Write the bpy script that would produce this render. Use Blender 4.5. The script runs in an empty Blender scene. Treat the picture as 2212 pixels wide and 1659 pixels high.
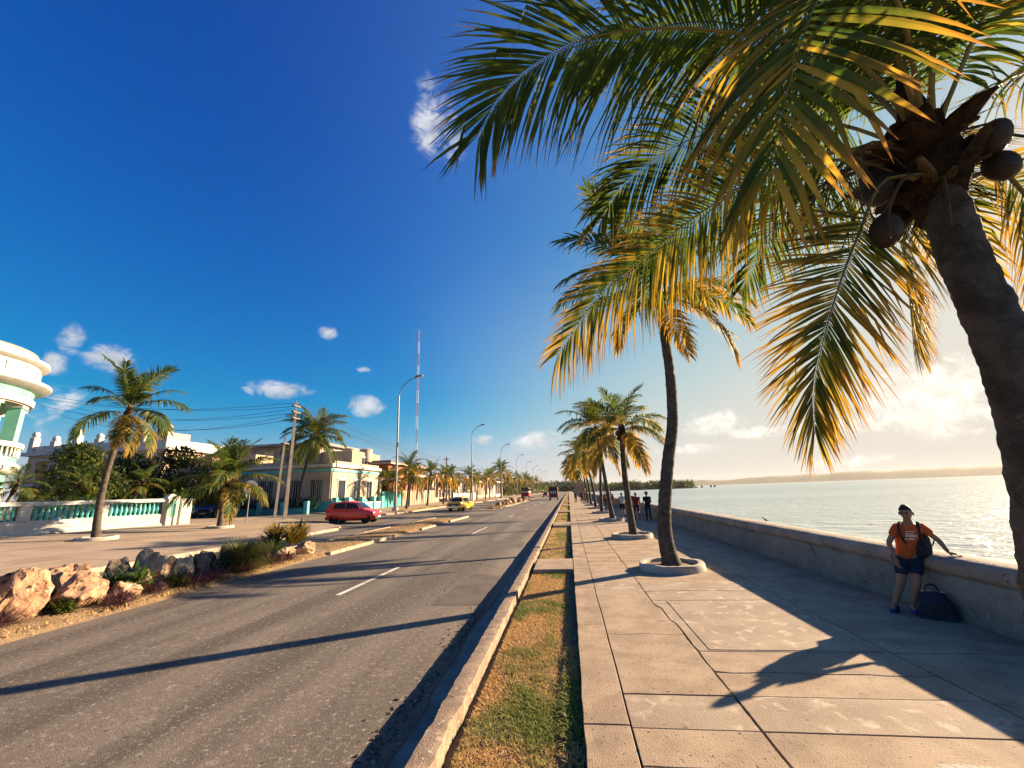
import bpy, bmesh, math, random
import numpy as np
from mathutils import Vector, Matrix, noise
V = Vector
R = math.radians
sc = bpy.context.scene
C = sc.collection
random.seed(7)

# ------------------------------------------------------------------ camera
cam_d = bpy.data.cameras.new('camera')
cam = bpy.data.objects.new('camera', cam_d)
C.objects.link(cam)
cam_d.sensor_width = 36.0
cam_d.lens = 14.648
cam_d.clip_start = 0.05
cam_d.clip_end = 40000.0
YAW, PITCH, ROLL, EYE = R(7.0), R(14.5), R(2.0), 2.05
_f = V((-math.sin(YAW) * math.cos(PITCH), math.cos(YAW) * math.cos(PITCH), math.sin(PITCH)))
_r0 = V((math.cos(YAW), math.sin(YAW), 0))
_u0 = _r0.cross(_f)
_r = _r0 * math.cos(ROLL) - _u0 * math.sin(ROLL)
_u = _u0 * math.cos(ROLL) + _r0 * math.sin(ROLL)
cam.matrix_world = Matrix(((_r.x, _u.x, -_f.x, 0), (_r.y, _u.y, -_f.y, 0), (_r.z, _u.z, -_f.z, EYE), (0, 0, 0, 1)))
sc.camera = cam

# ------------------------------------------------------------------ sun, sky, exposure
SUN_AZ, SUN_EL = R(54.5), R(18.0)          # azimuth from +Y (along the road) towards +X (the bay)
sun_dir = V((math.sin(SUN_AZ) * math.cos(SUN_EL), math.cos(SUN_AZ) * math.cos(SUN_EL), math.sin(SUN_EL)))
sl = bpy.data.lights.new('sun', 'SUN')
sl.energy = 5.0
sl.angle = R(0.53)
sl.color = (1.0, 0.765, 0.50)
sun = bpy.data.objects.new('sun', sl)
C.objects.link(sun)
sun.rotation_euler = sun_dir.to_track_quat('Z', 'Y').to_euler()
vs = sc.view_settings
vs.view_transform = 'Standard'
vs.look = 'None'
vs.gamma = 1.0
vs.use_curve_mapping = False
vs.exposure = 1.95
sc.cycles.max_bounces = 7
sc.cycles.diffuse_bounces = 3
sc.cycles.transparent_max_bounces = 8
sc.cycles.caustics_reflective = False
sc.cycles.caustics_refractive = False
sc.cycles.sample_clamp_indirect = 6.0

world = bpy.data.worlds.new('World')
sc.world = world
world.use_nodes = True
wt = world.node_tree
wt.nodes.clear()


class NT:
    """small helper to wire shader nodes"""
    def __init__(s, t): s.t = t
    def n(s, typ, **kw):
        nd = s.t.nodes.new(typ)
        for k, v in kw.items(): setattr(nd, k, v)
        return nd
    def put(s, sock, v):
        if v is None: return
        if hasattr(v, 'links'): s.t.links.new(v, sock)
        else:
            if sock.type == 'RGBA' and hasattr(v, '__len__') and len(v) == 3: v = (*v, 1)
            sock.default_value = v
    def math(s, op, a, b=0.0, c=None, clamp=False):
        nd = s.n('ShaderNodeMath', operation=op, use_clamp=clamp)
        s.put(nd.inputs[0], a); s.put(nd.inputs[1], b)
        if c is not None: s.put(nd.inputs[2], c)
        return nd.outputs[0]
    def vmath(s, op, a, b=None, out=0):
        nd = s.n('ShaderNodeVectorMath', operation=op)
        s.put(nd.inputs[0], a)
        if b is not None: s.put(nd.inputs[1], b)
        return nd.outputs[out]
    def mix(s, f, a, b, mode='MIX'):
        nd = s.n('ShaderNodeMix', data_type='RGBA', blend_type=mode)
        s.put(nd.inputs[0], f); s.put(nd.inputs[6], a); s.put(nd.inputs[7], b)
        return nd.outputs[2]
    def noise(s, vec, scale, detail=3.0, rough=0.55, dist=0.0, out=0):
        nd = s.n('ShaderNodeTexNoise')
        s.put(nd.inputs['Vector'], vec); s.put(nd.inputs['Scale'], scale)
        s.put(nd.inputs['Detail'], detail); s.put(nd.inputs['Roughness'], rough); s.put(nd.inputs['Distortion'], dist)
        return nd.outputs[out]
    def rng(s, v, a, b, c=0.0, d=1.0, smooth=True):
        nd = s.n('ShaderNodeMapRange', interpolation_type='SMOOTHSTEP' if smooth else 'LINEAR')
        for i, x in enumerate((v, a, b, c, d)): s.put(nd.inputs[i], x)
        return nd.outputs[0]
    def map(s, vec, loc=(0, 0, 0), rot=(0, 0, 0), scale=(1, 1, 1)):
        nd = s.n('ShaderNodeMapping')
        s.put(nd.inputs[0], vec); s.put(nd.inputs[1], loc); s.put(nd.inputs[2], rot); s.put(nd.inputs[3], scale)
        return nd.outputs[0]


def px_dir(x, y):
    """direction of a place in the sky (pixel of a 2212 wide picture) as a world vector"""
    return (_f * 900 + _r * (x - 1106) + _u * (829.5 - y)).normalized()


w = NT(wt)
SKY_SAT, SKY_GAM = 1.50, 1.56
SKY_GAIN, SKY_SHOULDER = (.62, .57, .99), (.385, .375, .35)
geo = w.n('ShaderNodeTexCoord').outputs['Generated']
sep = w.n('ShaderNodeSeparateXYZ'); w.put(sep.inputs[0], geo)
sky = w.n('ShaderNodeTexSky', sky_type='NISHITA', sun_disc=False, sun_elevation=SUN_EL, sun_rotation=SUN_AZ,
          altitude=0.0, air_density=1.0, dust_density=0.55, ozone_density=3.0)
# camera-like rendering of the sky: richer blues, and a soft shoulder so that the glow about the sun keeps its tone
hsv = w.n('ShaderNodeHueSaturation'); w.put(hsv.inputs['Color'], sky.outputs[0])
w.put(hsv.inputs['Saturation'], w.math('MULTIPLY', w.rng(sep.outputs[2], .10, .45, 1.65, SKY_SAT), w.rng(sep.outputs[2], -.02, .12, .55, 1.0)))
gm = w.n('ShaderNodeGamma'); w.put(gm.inputs[0], hsv.outputs[0]); gm.inputs[1].default_value = SKY_GAM
lift = w.vmath('MULTIPLY', gm.outputs[0], SKY_GAIN)
den = w.vmath('ADD', w.vmath('MULTIPLY', lift, SKY_SHOULDER), (1, 1, 1))
warm = w.rng(w.vmath('DOT_PRODUCT', geo, tuple(sun_dir), out=1), .35, 1.0)
glow = w.math('POWER', w.rng(w.vmath('DOT_PRODUCT', geo, tuple(sun_dir), out=1), -.1, 1.0, smooth=False), 2.6)
base_sky = w.mix(1.0, w.vmath('DIVIDE', lift, den), w.vmath('MULTIPLY', w.mix(0.0, (.60, 1.0, .98), (0, 0, 0)), glow), 'ADD')
skycol = w.mix(1.0, base_sky, w.mix(warm, (1, 1, 1), (1.0, .865, .71)), 'MULTIPLY')
# thick bright air low over the bay, strongest towards the sun
lowair = w.math('MULTIPLY', w.rng(w.vmath('DOT_PRODUCT', geo, tuple(sun_dir), out=1), .25, .97), w.rng(sep.outputs[2], .60, .02))
skycol = w.mix(w.math('MULTIPLY', lowair, .85), skycol, (2.75, 2.55, 2.25))
# fair-weather cloud puffs: where they float, how wide and tall they are (in sky angle), how dense
PUFFS = [(930, 260, .05, .085, .7), (975, 290, .04, .08, .55), (240, 775, .045, .032, .9), (155, 732, .022, .03, .8), (112, 785, .024, .024, .7),
         (130, 865, .045, .03, .7), (600, 842, .085, .022, 1.0), (790, 877, .055, .03, 1.0), (708, 718, .024, .018, 1.0), (785, 799, .022, .009, .9),
         (1045, 950, .03, .016, 1.0), (1160, 952, .08, .03, 1.0), (1320, 985, .07, .02, .7), (1540, 915, .09, .035, .8),
         (2010, 850, .15, .075, 1.0), (2080, 895, .17, .05, .8), (1900, 905, .12, .03, .7), (1650, 930, .12, .02, .6), (1500, 970, .10, .016, .7), (1820, 1000, .14, .02, .5),
         (1900, 480, .08, .06, .5), (1700, 470, .06, .05, .5),
         (2700, 800, .30, .08, .8), (-300, 850, .25, .06, .8), (-700, 800, .2, .07, .8)]
wsum = None
for (x, y, su, sv, st) in PUFFS:
    su *= 1.05; sv *= 1.1
    d = px_dir(x, y)
    u = V((0, 0, 1)).cross(d).normalized()
    v = d.cross(u)
    a = w.vmath('DOT_PRODUCT', geo, tuple(u / su), out=1)
    b = w.vmath('DOT_PRODUCT', geo, tuple(v / sv), out=1)
    c = w.vmath('DOT_PRODUCT', geo, tuple(d), out=1)
    rr = w.math('SQRT', w.math('ADD', w.math('MULTIPLY', a, a), w.math('MULTIPLY', b, b)))
    k = w.math('MULTIPLY', w.math('MULTIPLY', w.math('SUBTRACT', 1.0, rr, clamp=True), w.math('GREATER_THAN', c, 0.0)), st)
    wsum = k if wsum is None else w.math('MAXIMUM', wsum, k)
n1 = w.noise(w.map(geo, scale=(1, 1, 1.5)), 20.0, 8.0, .66, .9)
n2 = w.noise(geo, 7.0, 4.0, .55, .3)
# a thin general scatter of low cloud all round the horizon
low = w.math('MULTIPLY', w.rng(sep.outputs[2], .015, .07), w.rng(sep.outputs[2], .30, .08))
gen = w.math('MULTIPLY', w.rng(w.noise(w.map(geo, scale=(1, 1, 2.2)), 4.0, 5.0, .6, .4), .60, .80), w.math('MULTIPLY', low, .16))
dens = w.math('ADD', w.math('MULTIPLY', w.math('POWER', wsum, .8), .95), w.math('ADD', w.math('MULTIPLY', w.math('SUBTRACT', n1, .5), 2.3), w.math('MULTIPLY', w.math('SUBTRACT', n2, .5), .8)))
cl = w.math('MULTIPLY', w.rng(dens, .24, .80, smooth=False), w.rng(wsum, 0.0, .42))
cl = w.math('MAXIMUM', cl, gen)
cl = w.math('MULTIPLY', cl, .82)
sunk = w.rng(w.vmath('DOT_PRODUCT', geo, tuple(sun_dir), out=1), .30, .98)
cshade = w.rng(w.noise(w.map(geo, loc=(0, 0, .012)), 26.0, 4.0, .6, .4), .35, .65, .72, 1.0)
ccol = w.mix(sunk, (2.9, 3.0, 3.1), (5.0, 4.6, 4.0))
ccol = w.mix(1.0, ccol, w.math('MULTIPLY', cshade, 1.0), 'MULTIPLY')
fin = w.mix(cl, skycol, ccol)
bg = w.n('ShaderNodeBackground'); w.put(bg.inputs[0], fin); bg.inputs[1].default_value = 0.075
wo = w.n('ShaderNodeOutputWorld'); wt.links.new(bg.outputs[0], wo.inputs[0])
world.cycles.sampling_method = 'MANUAL'
world.cycles.sample_map_resolution = 512


# ------------------------------------------------------------------ ground heights (the land rises gently from the gutter inland)
def zr(x):
    if x > -1.5: return 0.0
    return -0.27 - 0.037 * (max(x, -26.0) + 1.5)


# ------------------------------------------------------------------ materials
MATS = {}


def mat(name, c1, c2=None, scale=3.0, rough=.8, bump=0.0, bscale=None, spec=.3, detail=5.0, coord='pos', speck=None, metal=0.0, sheen=0.0, lo=.35, hi=.65, stain=None, coat=0.0):
    if name in MATS: return MATS[name]
    m = bpy.data.materials.new(name); m.use_nodes = True
    t = NT(m.node_tree)
    p = m.node_tree.nodes['Principled BSDF']
    if coord == 'pos': vec = t.n('ShaderNodeNewGeometry').outputs['Position']
    else: vec = t.n('ShaderNodeTexCoord').outputs['Object']
    col = (*c1, 1)
    if c2 is not None:
        f = t.rng(t.noise(vec, scale, detail, .6), lo, hi)
        col = t.mix(f, (*c1, 1), (*c2, 1))
    if stain:                                   # (colour, scale, lo, hi)
        col = t.mix(t.rng(t.noise(vec, stain[1], 5, .65, .4), stain[2], stain[3]), col, (*stain[0], 1))
    if speck:                                   # (colour, scale, lo, hi)
        col = t.mix(t.rng(t.noise(vec, speck[1], 2, .5), speck[2], speck[3]), col, (*speck[0], 1))
    t.put(p.inputs['Base Color'], col)
    p.inputs['Roughness'].default_value = rough
    p.inputs['Specular IOR Level'].default_value = spec
    p.inputs['Metallic'].default_value = metal
    if coat: p.inputs['Coat Weight'].default_value = coat; p.inputs['Coat Roughness'].default_value = .08
    if bump:
        b = t.n('ShaderNodeBump'); b.inputs['Strength'].default_value = min(1, bump); b.inputs['Distance'].default_value = .02 * max(1, bump)
        t.put(b.inputs['Height'], t.noise(vec, bscale or scale * 4, 4, .6))
        t.put(p.inputs['Normal'], b.outputs[0])
    MATS[name] = m
    return m


# ------------------------------------------------------------------ mesh collector
class MB:
    def __init__(s): s.v = []; s.f = []; s.c = []
    def add(s, vs_, fs_):
        o = len(s.v); s.v.extend(tuple(x) for x in vs_); s.f.extend(tuple(i + o for i in q) for q in fs_); return s
    def box(s, x0, x1, y0, y1, z0, z1):
        return s.add([(x0, y0, z0), (x1, y0, z0), (x1, y1, z0), (x0, y1, z0), (x0, y0, z1), (x1, y0, z1), (x1, y1, z1), (x0, y1, z1)],
                     [(3, 2, 1, 0), (4, 5, 6, 7), (0, 1, 5, 4), (1, 2, 6, 5), (2, 3, 7, 6), (3, 0, 4, 7)])
    def bbox(s, x0, x1, y0, y1, z0, z1, b=.02):
        """box with bevelled vertical and top edges"""
        pts = []
        for (z, i) in ((z0, 0), (z1 - b, 0), (z1, b)):
            x0_, x1_, y0_, y1_ = x0 + i, x1 - i, y0 + i, y1 - i
            pts += [(x0_ + b, y0_, z), (x1_ - b, y0_, z), (x1_, y0_ + b, z), (x1_, y1_ - b, z), (x1_ - b, y1_, z), (x0_ + b, y1_, z), (x0_, y1_ - b, z), (x0_, y0_ + b, z)]
        fs_ = [tuple(range(7, -1, -1)), tuple(range(16, 24))]
        for k in (0, 8):
            for i in range(8): fs_.append((k + i, k + (i + 1) % 8, k + 8 + (i + 1) % 8, k + 8 + i))
        return s.add(pts, fs_)
    def xbox(s, M, sx, sy, sz):
        hx, hy, hz = sx / 2, sy / 2, sz / 2
        pts = [M @ V(p) for p in ((-hx, -hy, -hz), (hx, -hy, -hz), (hx, hy, -hz), (-hx, hy, -hz), (-hx, -hy, hz), (hx, -hy, hz), (hx, hy, hz), (-hx, hy, hz))]
        return s.add(pts, [(3, 2, 1, 0), (4, 5, 6, 7), (0, 1, 5, 4), (1, 2, 6, 5), (2, 3, 7, 6), (3, 0, 4, 7)])
    def tube(s, pts, rad, n=8, cap=True, flat=None):
        pts = [V(p) for p in pts]
        if not hasattr(rad, '__len__'): rad = [rad] * len(pts)
        o = len(s.v); prev = None
        for i, p in enumerate(pts):
            t = (pts[min(i + 1, len(pts) - 1)] - pts[max(i - 1, 0)]).normalized()
            if prev is None:
                a = t.cross(V((0, 0, 1)) if abs(t.z) < .9 else V((1, 0, 0))).normalized()
            else:
                a = (prev - t * prev.dot(t)).normalized()
            prev = a; b = t.cross(a)
            for k in range(n):
                q = 2 * math.pi * k / n
                s.v.append(tuple(p + (a * math.cos(q) + b * math.sin(q) * (flat or 1)) * rad[i]))
        for i in range(len(pts) - 1):
            for k in range(n):
                s.f.append((o + i * n + k, o + i * n + (k + 1) % n, o + (i + 1) * n + (k + 1) % n, o + (i + 1) * n + k))
        if cap:
            s.f.append(tuple(o + k for k in range(n - 1, -1, -1)))
            s.f.append(tuple(o + (len(pts) - 1) * n + k for k in range(n)))
        return s
    def lathe(s, prof, n=16, c=(0, 0, 0), a0=0.0, a1=None):
        full = a1 is None
        m = n if full else n + 1
        o = len(s.v)
        for (r, z) in prof:
            for k in range(m):
                q = a0 + (2 * math.pi if full else (a1 - a0)) * k / n
                s.v.append((c[0] + r * math.cos(q), c[1] + r * math.sin(q), c[2] + z))
        for i in range(len(prof) - 1):
            for k in range(n):
                k2 = (k + 1) % m
                s.f.append((o + i * m + k, o + i * m + k2, o + (i + 1) * m + k2, o + (i + 1) * m + k))
        if full:
            if prof[0][0] > 1e-4: s.f.append(tuple(o + k for k in range(n - 1, -1, -1)))
            if prof[-1][0] > 1e-4: s.f.append(tuple(o + (len(prof) - 1) * m + k for k in range(n)))
        return s
    def prism(s, poly, z0, z1, M=None):
        n = len(poly)
        pts = [V((x, y, z0)) for x, y in poly] + [V((x, y, z1)) for x, y in poly]
        if M is not None: pts = [M @ p for p in pts]
        return s.add(pts, [tuple(range(n - 1, -1, -1)), tuple(range(n, 2 * n))] + [(i, (i + 1) % n, n + (i + 1) % n, n + i) for i in range(n)])
    def ball(s, c, r, n=10, m=7, sq=(1, 1, 1)):
        o = len(s.v); c = V(c)
        for j in range(1, m):
            th = math.pi * j / m
            for k in range(n):
                q = 2 * math.pi * k / n
                s.v.append((c.x + r * sq[0] * math.sin(th) * math.cos(q), c.y + r * sq[1] * math.sin(th) * math.sin(q), c.z + r * sq[2] * math.cos(th)))
        s.v.append((c.x, c.y, c.z + r * sq[2])); s.v.append((c.x, c.y, c.z - r * sq[2]))
        t, b = len(s.v) - 2, len(s.v) - 1
        for j in range(m - 2):
            for k in range(n):
                s.f.append((o + j * n + k, o + (j + 1) * n + k, o + (j + 1) * n + (k + 1) % n, o + j * n + (k + 1) % n))
        for k in range(n):
            s.f.append((t, o + k, o + (k + 1) % n)); s.f.append((b, o + (m - 2) * n + (k + 1) % n, o + (m - 2) * n + k))
        return s
    def mesh(s, name, m, smooth=None):
        me = bpy.data.meshes.new(name)
        me.from_pydata(s.v, [], s.f)
        if s.c and len(s.c) == len(s.v):
            at = me.attributes.new('lc', 'FLOAT_COLOR', 'POINT')
            at.data.foreach_set('color', np.array(s.c, dtype=np.float32).ravel())
        if m is not None: me.materials.append(m)
        if smooth is not None:
            me.polygons.foreach_set('use_smooth', [True] * len(me.polygons))
            if smooth < 179: me.set_sharp_from_angle(angle=R(smooth))
        me.update()
        return me
    def build(s, name, m, parent=None, smooth=None):
        o = bpy.data.objects.new(name, s.mesh(name, m, smooth))
        C.objects.link(o)
        if parent is not None: o.parent = parent
        return o


def tag(o, label, cat, group=None):
    o['label'] = label; o['category'] = cat
    if group: o['group'] = group
    return o


def thing(name, label, cat, loc=(0, 0, 0), rotz=0.0, group=None):
    o = bpy.data.objects.new(name, None)
    o.empty_display_size = .2
    C.objects.link(o)
    o.location = loc; o.rotation_euler = (0, 0, rotz)
    return tag(o, label, cat, group)


def struct(name, mb, m, smooth=None):
    o = mb.build(name, m, None, smooth); o['kind'] = 'structure'; return o


def inst(name, me, parent=None, loc=(0, 0, 0), rot=(0, 0, 0), scale=(1, 1, 1)):
    o = bpy.data.objects.new(name, me); C.objects.link(o)
    if parent is not None: o.parent = parent
    o.location = loc; o.rotation_euler = rot; o.scale = scale if hasattr(scale, '__len__') else (scale,) * 3
    return o


def catmull(pts, n):
    """n points on a smooth curve through pts"""
    P = [V(p) for p in pts]
    P = [P[0] * 2 - P[1]] + P + [P[-1] * 2 - P[-2]]
    m = len(P) - 3
    out = []
    for i in range(n):
        u = i / (n - 1) * m
        k = min(int(u), m - 1); t = u - k
        a, b, c, d = P[k], P[k + 1], P[k + 2], P[k + 3]
        out.append(.5 * ((2 * b) + (c - a) * t + (2 * a - 5 * b + 4 * c - d) * t * t + (3 * b - a - 3 * c + d) * t ** 3))
    return out


ORD = ['first', 'second', 'third', 'fourth', 'fifth', 'sixth', 'seventh', 'eighth', 'ninth', 'tenth', 'eleventh', 'twelfth', 'thirteenth', 'fourteenth', 'fifteenth', 'sixteenth', 'seventeenth', 'eighteenth', 'nineteenth', 'twentieth']
# ================================================================== THE SETTING
concrete = mat('concrete', (.38, .285, .195), (.27, .198, .135), 1.7, .85, .4, 70, .2, detail=9, stain=((.15, .115, .082), 1.9, .54, .80), speck=((.10, .07, .05), 21, .655, .70))
concrete_worn = mat('concrete_worn', (.34, .265, .192), (.26, .20, .143), 1.3, .85, .35, 60, .2, stain=((.47, .385, .295), 4.2, .53, .68), speck=((.17, .14, .11), 12, .66, .72))
concrete_grey = mat('concrete_grey', (.31, .225, .16), (.19, .14, .10), 4.5, .9, .5, 60, .2, detail=9, stain=((.10, .075, .055), 5.5, .56, .74), speck=((.42, .34, .26), 16, .62, .70))
gutter_m = mat('gutter_cement', (.27, .24, .20), (.18, .155, .13), 2.2, .85, .5, 35, .2)
joint_m = mat('joint_dirt', (.05, .04, .03), (.09, .07, .05), 8, .95, .5, 40, .1)
soil_m = mat('dry_soil', (.17, .115, .07), (.24, .165, .095), 4, .95, .8, 25, .1, speck=((.3, .22, .13), 30, .6, .7))
land_m = mat('land', (.16, .12, .07), (.09, .10, .04), .06, .95, .3, 3, .1)
white_line = mat('lane_paint', (.62, .58, .52), (.40, .36, .31), 4, .8, .3, 40, .2)

asph = bpy.data.materials.new('asphalt'); asph.use_nodes = True
t = NT(asph.node_tree); p = asph.node_tree.nodes['Principled BSDF']
pos = t.n('ShaderNodeNewGeometry').outputs['Position']
col = t.mix(t.rng(t.noise(t.map(pos, scale=(1, .25, 1)), .9, 5, .6), .35, .65), (.118, .098, .080), (.155, .128, .103))
col = t.mix(t.rng(t.noise(t.map(pos, loc=(9, 0, 0), scale=(1, .9, 1)), 1.6, 6, .65), .60, .70), col, (.19, .158, .125))
col = t.mix(t.rng(t.noise(t.map(pos, scale=(1, .05, 1)), 1.1, 3, .5), .46, .66), col, (.082, .069, .057))
col = t.mix(t.rng(t.noise(pos, 17, 5, .8), .53, .68), col, (.33, .275, .215))
col = t.mix(t.rng(t.noise(t.map(pos, loc=(3, 5, 0)), 15, 5, .8), .54, .70), col, (.05, .037, .028))
t.put(p.inputs['Base Color'], col); p.inputs['Roughness'].default_value = .82; p.inputs['Specular IOR Level'].default_value = .25
b = t.n('ShaderNodeBump'); b.inputs['Strength'].default_value = .75; b.inputs['Distance'].default_value = .012
t.put(b.inputs['Height'], t.noise(pos, 60, 4, .7)); t.put(p.inputs['Normal'], b.outputs[0])
asph_patch = mat('asphalt_patch', (.085, .07, .058), (.12, .10, .082), 1.5, .85, .7, 70, .25, speck=((.22, .19, .155), 60, .62, .75))

# ---- land sheet out to the horizon
mb = MB()
xs = [6.0, 0.0, -1.3, -1.7, -9, -18, -26, -60, -200, -900, -4000]
ys = [-60, -10, 0, 20, 60, 150, 400, 1200, 5000]
for y in ys:
    for x in xs:
        z = (-.16 if x > -1.35 else zr(min(x, -1.5)) - .12) if x <= 0.1 else -.16
        mb.v.append((x, y, z))
for j in range(len(ys) - 1):
    for i in range(len(xs) - 1):
        a = j * len(xs) + i
        mb.f.append((a, a + len(xs), a + len(xs) + 1, a + 1))
struct('ground', mb, land_m)

# ---- the bay
sea_m = bpy.data.materials.new('sea_water'); sea_m.use_nodes = True
t = NT(sea_m.node_tree); p = sea_m.node_tree.nodes['Principled BSDF']
pos = t.n('ShaderNodeNewGeometry').outputs['Position']
t.put(p.inputs['Base Color'], t.mix(t.rng(t.noise(t.map(pos, rot=(0, 0, .6), scale=(.4, 1, 1)), .012, 3, .5), .38, .62), (.38, .44, .39), (.30, .37, .33)))
p.inputs['Roughness'].default_value = .24; p.inputs['Specular IOR Level'].default_value = .5; p.inputs['IOR'].default_value = 1.33
h1 = t.noise(t.map(pos, rot=(0, 0, R(38)), scale=(.55, 1, 1)), .55, 4, .55, .3)
h2 = t.noise(t.map(pos, rot=(0, 0, R(60)), scale=(.45, 1, 1)), 2.2, 4, .6, .3)
hh = t.math('ADD', t.math('MULTIPLY', h1, 1.0), t.math('MULTIPLY', h2, .32))
b = t.n('ShaderNodeBump'); b.inputs['Strength'].default_value = 1.0; b.inputs['Distance'].default_value = .55
t.put(b.inputs['Height'], hh); t.put(p.inputs['Normal'], b.outputs[0])
SEA = -1.75
mb = MB()
mb.add([(5.9, -80, SEA), (7100, -80, SEA), (7100, 7100, SEA), (5.9, 7100, SEA), (-4000, 7100, SEA), (-4000, 5000, SEA), (5.9, 5000, SEA)], [(0, 1, 2, 3), (6, 3, 4, 5)])
struct('sea', mb, sea_m)

# ---- hills on the far shore
mb = MB(); N = 160
for i in range(N + 1):
    a = R(-14 + 104 * i / N)
    rr = 5200 + 400 * math.sin(a * 5)
    q = noise.noise(V((i * .11, 3.1, 0))) + .5 * noise.noise(V((i * .31, 7.7, 0))) + .2 * noise.noise(V((i * .9, 1.7, 0)))
    hgt = 62 + 38 * q + 28 * max(0, math.sin((i / N - .2) * 2.6))
    for (dr, z) in ((0, SEA - .5), (60, 5), (350, hgt * .7), (700, hgt), (1200, -5)):
        mb.v.append(((rr + dr) * math.sin(a), (rr + dr) * math.cos(a), z))
for i in range(N):
    for k in range(4):
        mb.f.append((i * 5 + k, i * 5 + k + 1, i * 5 + 6 + k, i * 5 + 5 + k))
struct('hills', mb, mat('hill_scrub', (.10, .10, .055), (.16, .13, .08), .004, .95, 0, 1, .1), 60)

# ---- road: one sheet with a ragged edge over the gutter
mb = MB()
ye = [-12 + .22 * i for i in range(int(46 / .22))]
ye += [ye[-1] + 1.5 * (i + 1) for i in range(60)] + [180, 260, 400, 700, 1400]
for y in ye:
    q = noise.noise(V((y * .9, 0, 5))) * .09 + noise.noise(V((y * 3.1, 0, 9))) * .06
    if 6.5 < y < 9.5: q -= .10 * math.sin((y - 6.5) / 3 * math.pi)
    xe = -1.80 + q
    for (x, dz) in ((xe + .05, -.05), (xe, -.012), (xe - .05, 0), (-2.6, 0), (-5.4, 0), (-8.9, 0), (-13, 0), (-18.0, 0)):
        mb.v.append((x, y, zr(min(x, -1.5)) + dz))
for j in range(len(ye) - 1):
    for i in range(7):
        a = j * 8 + i
        mb.f.append((a, a + 8, a + 9, a + 1))
road = struct('road', mb, asph, 60)
# side street that joins from the left
mb = MB().prism([(-17.9, 31), (-26, 32.2), (-70, 36), (-70, 44.5), (-26, 39.5), (-17.9, 38.5)][::-1], .3, .301)
mb.v = [(x, y, zr(x) + .004) for x, y, z in mb.v[:6]]; mb.f = [tuple(range(6))]
struct('side_street', mb, asph)
# lane dashes, each one a thin sheet on the asphalt
for i, (y0, y1) in enumerate([(9.9, 13.5), (23.9, 28.4), (38.5, 42.5), (53, 57), (68, 72), (83, 87), (98, 102), (-5, -1)]):
    m_ = MB(); xs0 = -5.44
    n = 9
    for k in range(n + 1):
        y = y0 + (y1 - y0) * k / n
        e = .008 * noise.noise(V((y * 7, 1, 0)))
        m_.v += [(xs0 - .065 + e, y, zr(xs0) + .0055), (xs0 + .065 + e, y, zr(xs0) + .0045)]
    m_.f = [(2 * k, 2 * k + 1, 2 * k + 3, 2 * k + 2) for k in range(n)]
    m_.build('lane_dash', white_line, road)
# repair patches
for (x0, x1, y0, y1) in ((-3.05, -1.95, 9.4, 12.6), (-4.3, -2.1, 18.4, 20.6), (-3.4, -2.0, 29, 33)):
    m_ = MB().add([(x0, y0, zr(x0) + .004), (x1, y0 + .2, zr(x1) + .004), (x1 - .1, y1, zr(x1 - .1) + .004), (x0 + .15, y1 + .3, zr(x0 + .15) + .004)], [(0, 1, 2, 3)])
    m_.build('repair_patch', asph_patch, road)
# tar-filled cracks that wander over the asphalt
tar_m = mat('tar', (.028, .024, .021), (.05, .043, .037), 9, .7, .3, 40, .3)
for i, (xa, ya, xb, yb, wd) in enumerate(((-2.3, 13.8, -6.2, 17.2, .012), (-4.1, 15.4, -4.6, 12.6, .008), (-2.2, 22, -8.4, 23.4, .016), (-5.9, 18, -5.7, 30, .014), (-3.1, 9.3, -3.2, 13.0, .008), (-3.1, 9.3, -1.95, 9.55, .008))):
    m_ = MB(); n = 40; d = V((xb - xa, yb - ya, 0)); nn = V((-d.y, d.x, 0)).normalized()
    for k in range(n + 1):
        u = k / n; q = V((xa, ya, 0)) + d * u + nn * (.10 * noise.noise(V((u * 5 * d.length / 2, i * 3.1, 0))) + .035 * noise.noise(V((u * 18 * d.length / 2, i * 3.1, 5))))
        h_ = wd * (.5 + .5 * math.sin(u * math.pi)) * (1 + .5 * noise.noise(V((u * 30, i, 0))))
        for s_ in (-1, 1):
            z_ = q + nn * h_ * s_; m_.v.append((z_.x, z_.y, zr(z_.x) + .0035))
    m_.f = [(2 * k, 2 * k + 1, 2 * k + 3, 2 * k + 2) for k in range(n)]
    m_.build('tar_crack', tar_m, road)
# broken asphalt crumbs along the gutter
mb = MB()
for i in range(420):
    y = random.choice([random.uniform(3.2, 6.2), random.uniform(7.0, 9.3), random.uniform(2, 30)])
    x = -1.86 - abs(random.gauss(0, .14))
    s_ = random.uniform(.006, .022)
    z = zr(x) + s_ * .3
    mb.ball((x, y, z), s_, 5, 4, (1, random.uniform(.7, 1.3), .6))
o = mb.build('asphalt_crumbs', asph_patch, road); o['kind'] = 'stuff'

# ---- gutter
mb = MB()
for y0, y1 in ((-12, 200), (200, 1400)):
    mb.add([(-1.40, y0, -.292), (-1.93, y0, -.298), (-1.93, y1, -.298), (-1.40, y1, -.292)], [(0, 3, 2, 1)])
struct('gutter', mb, gutter_m)

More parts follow.
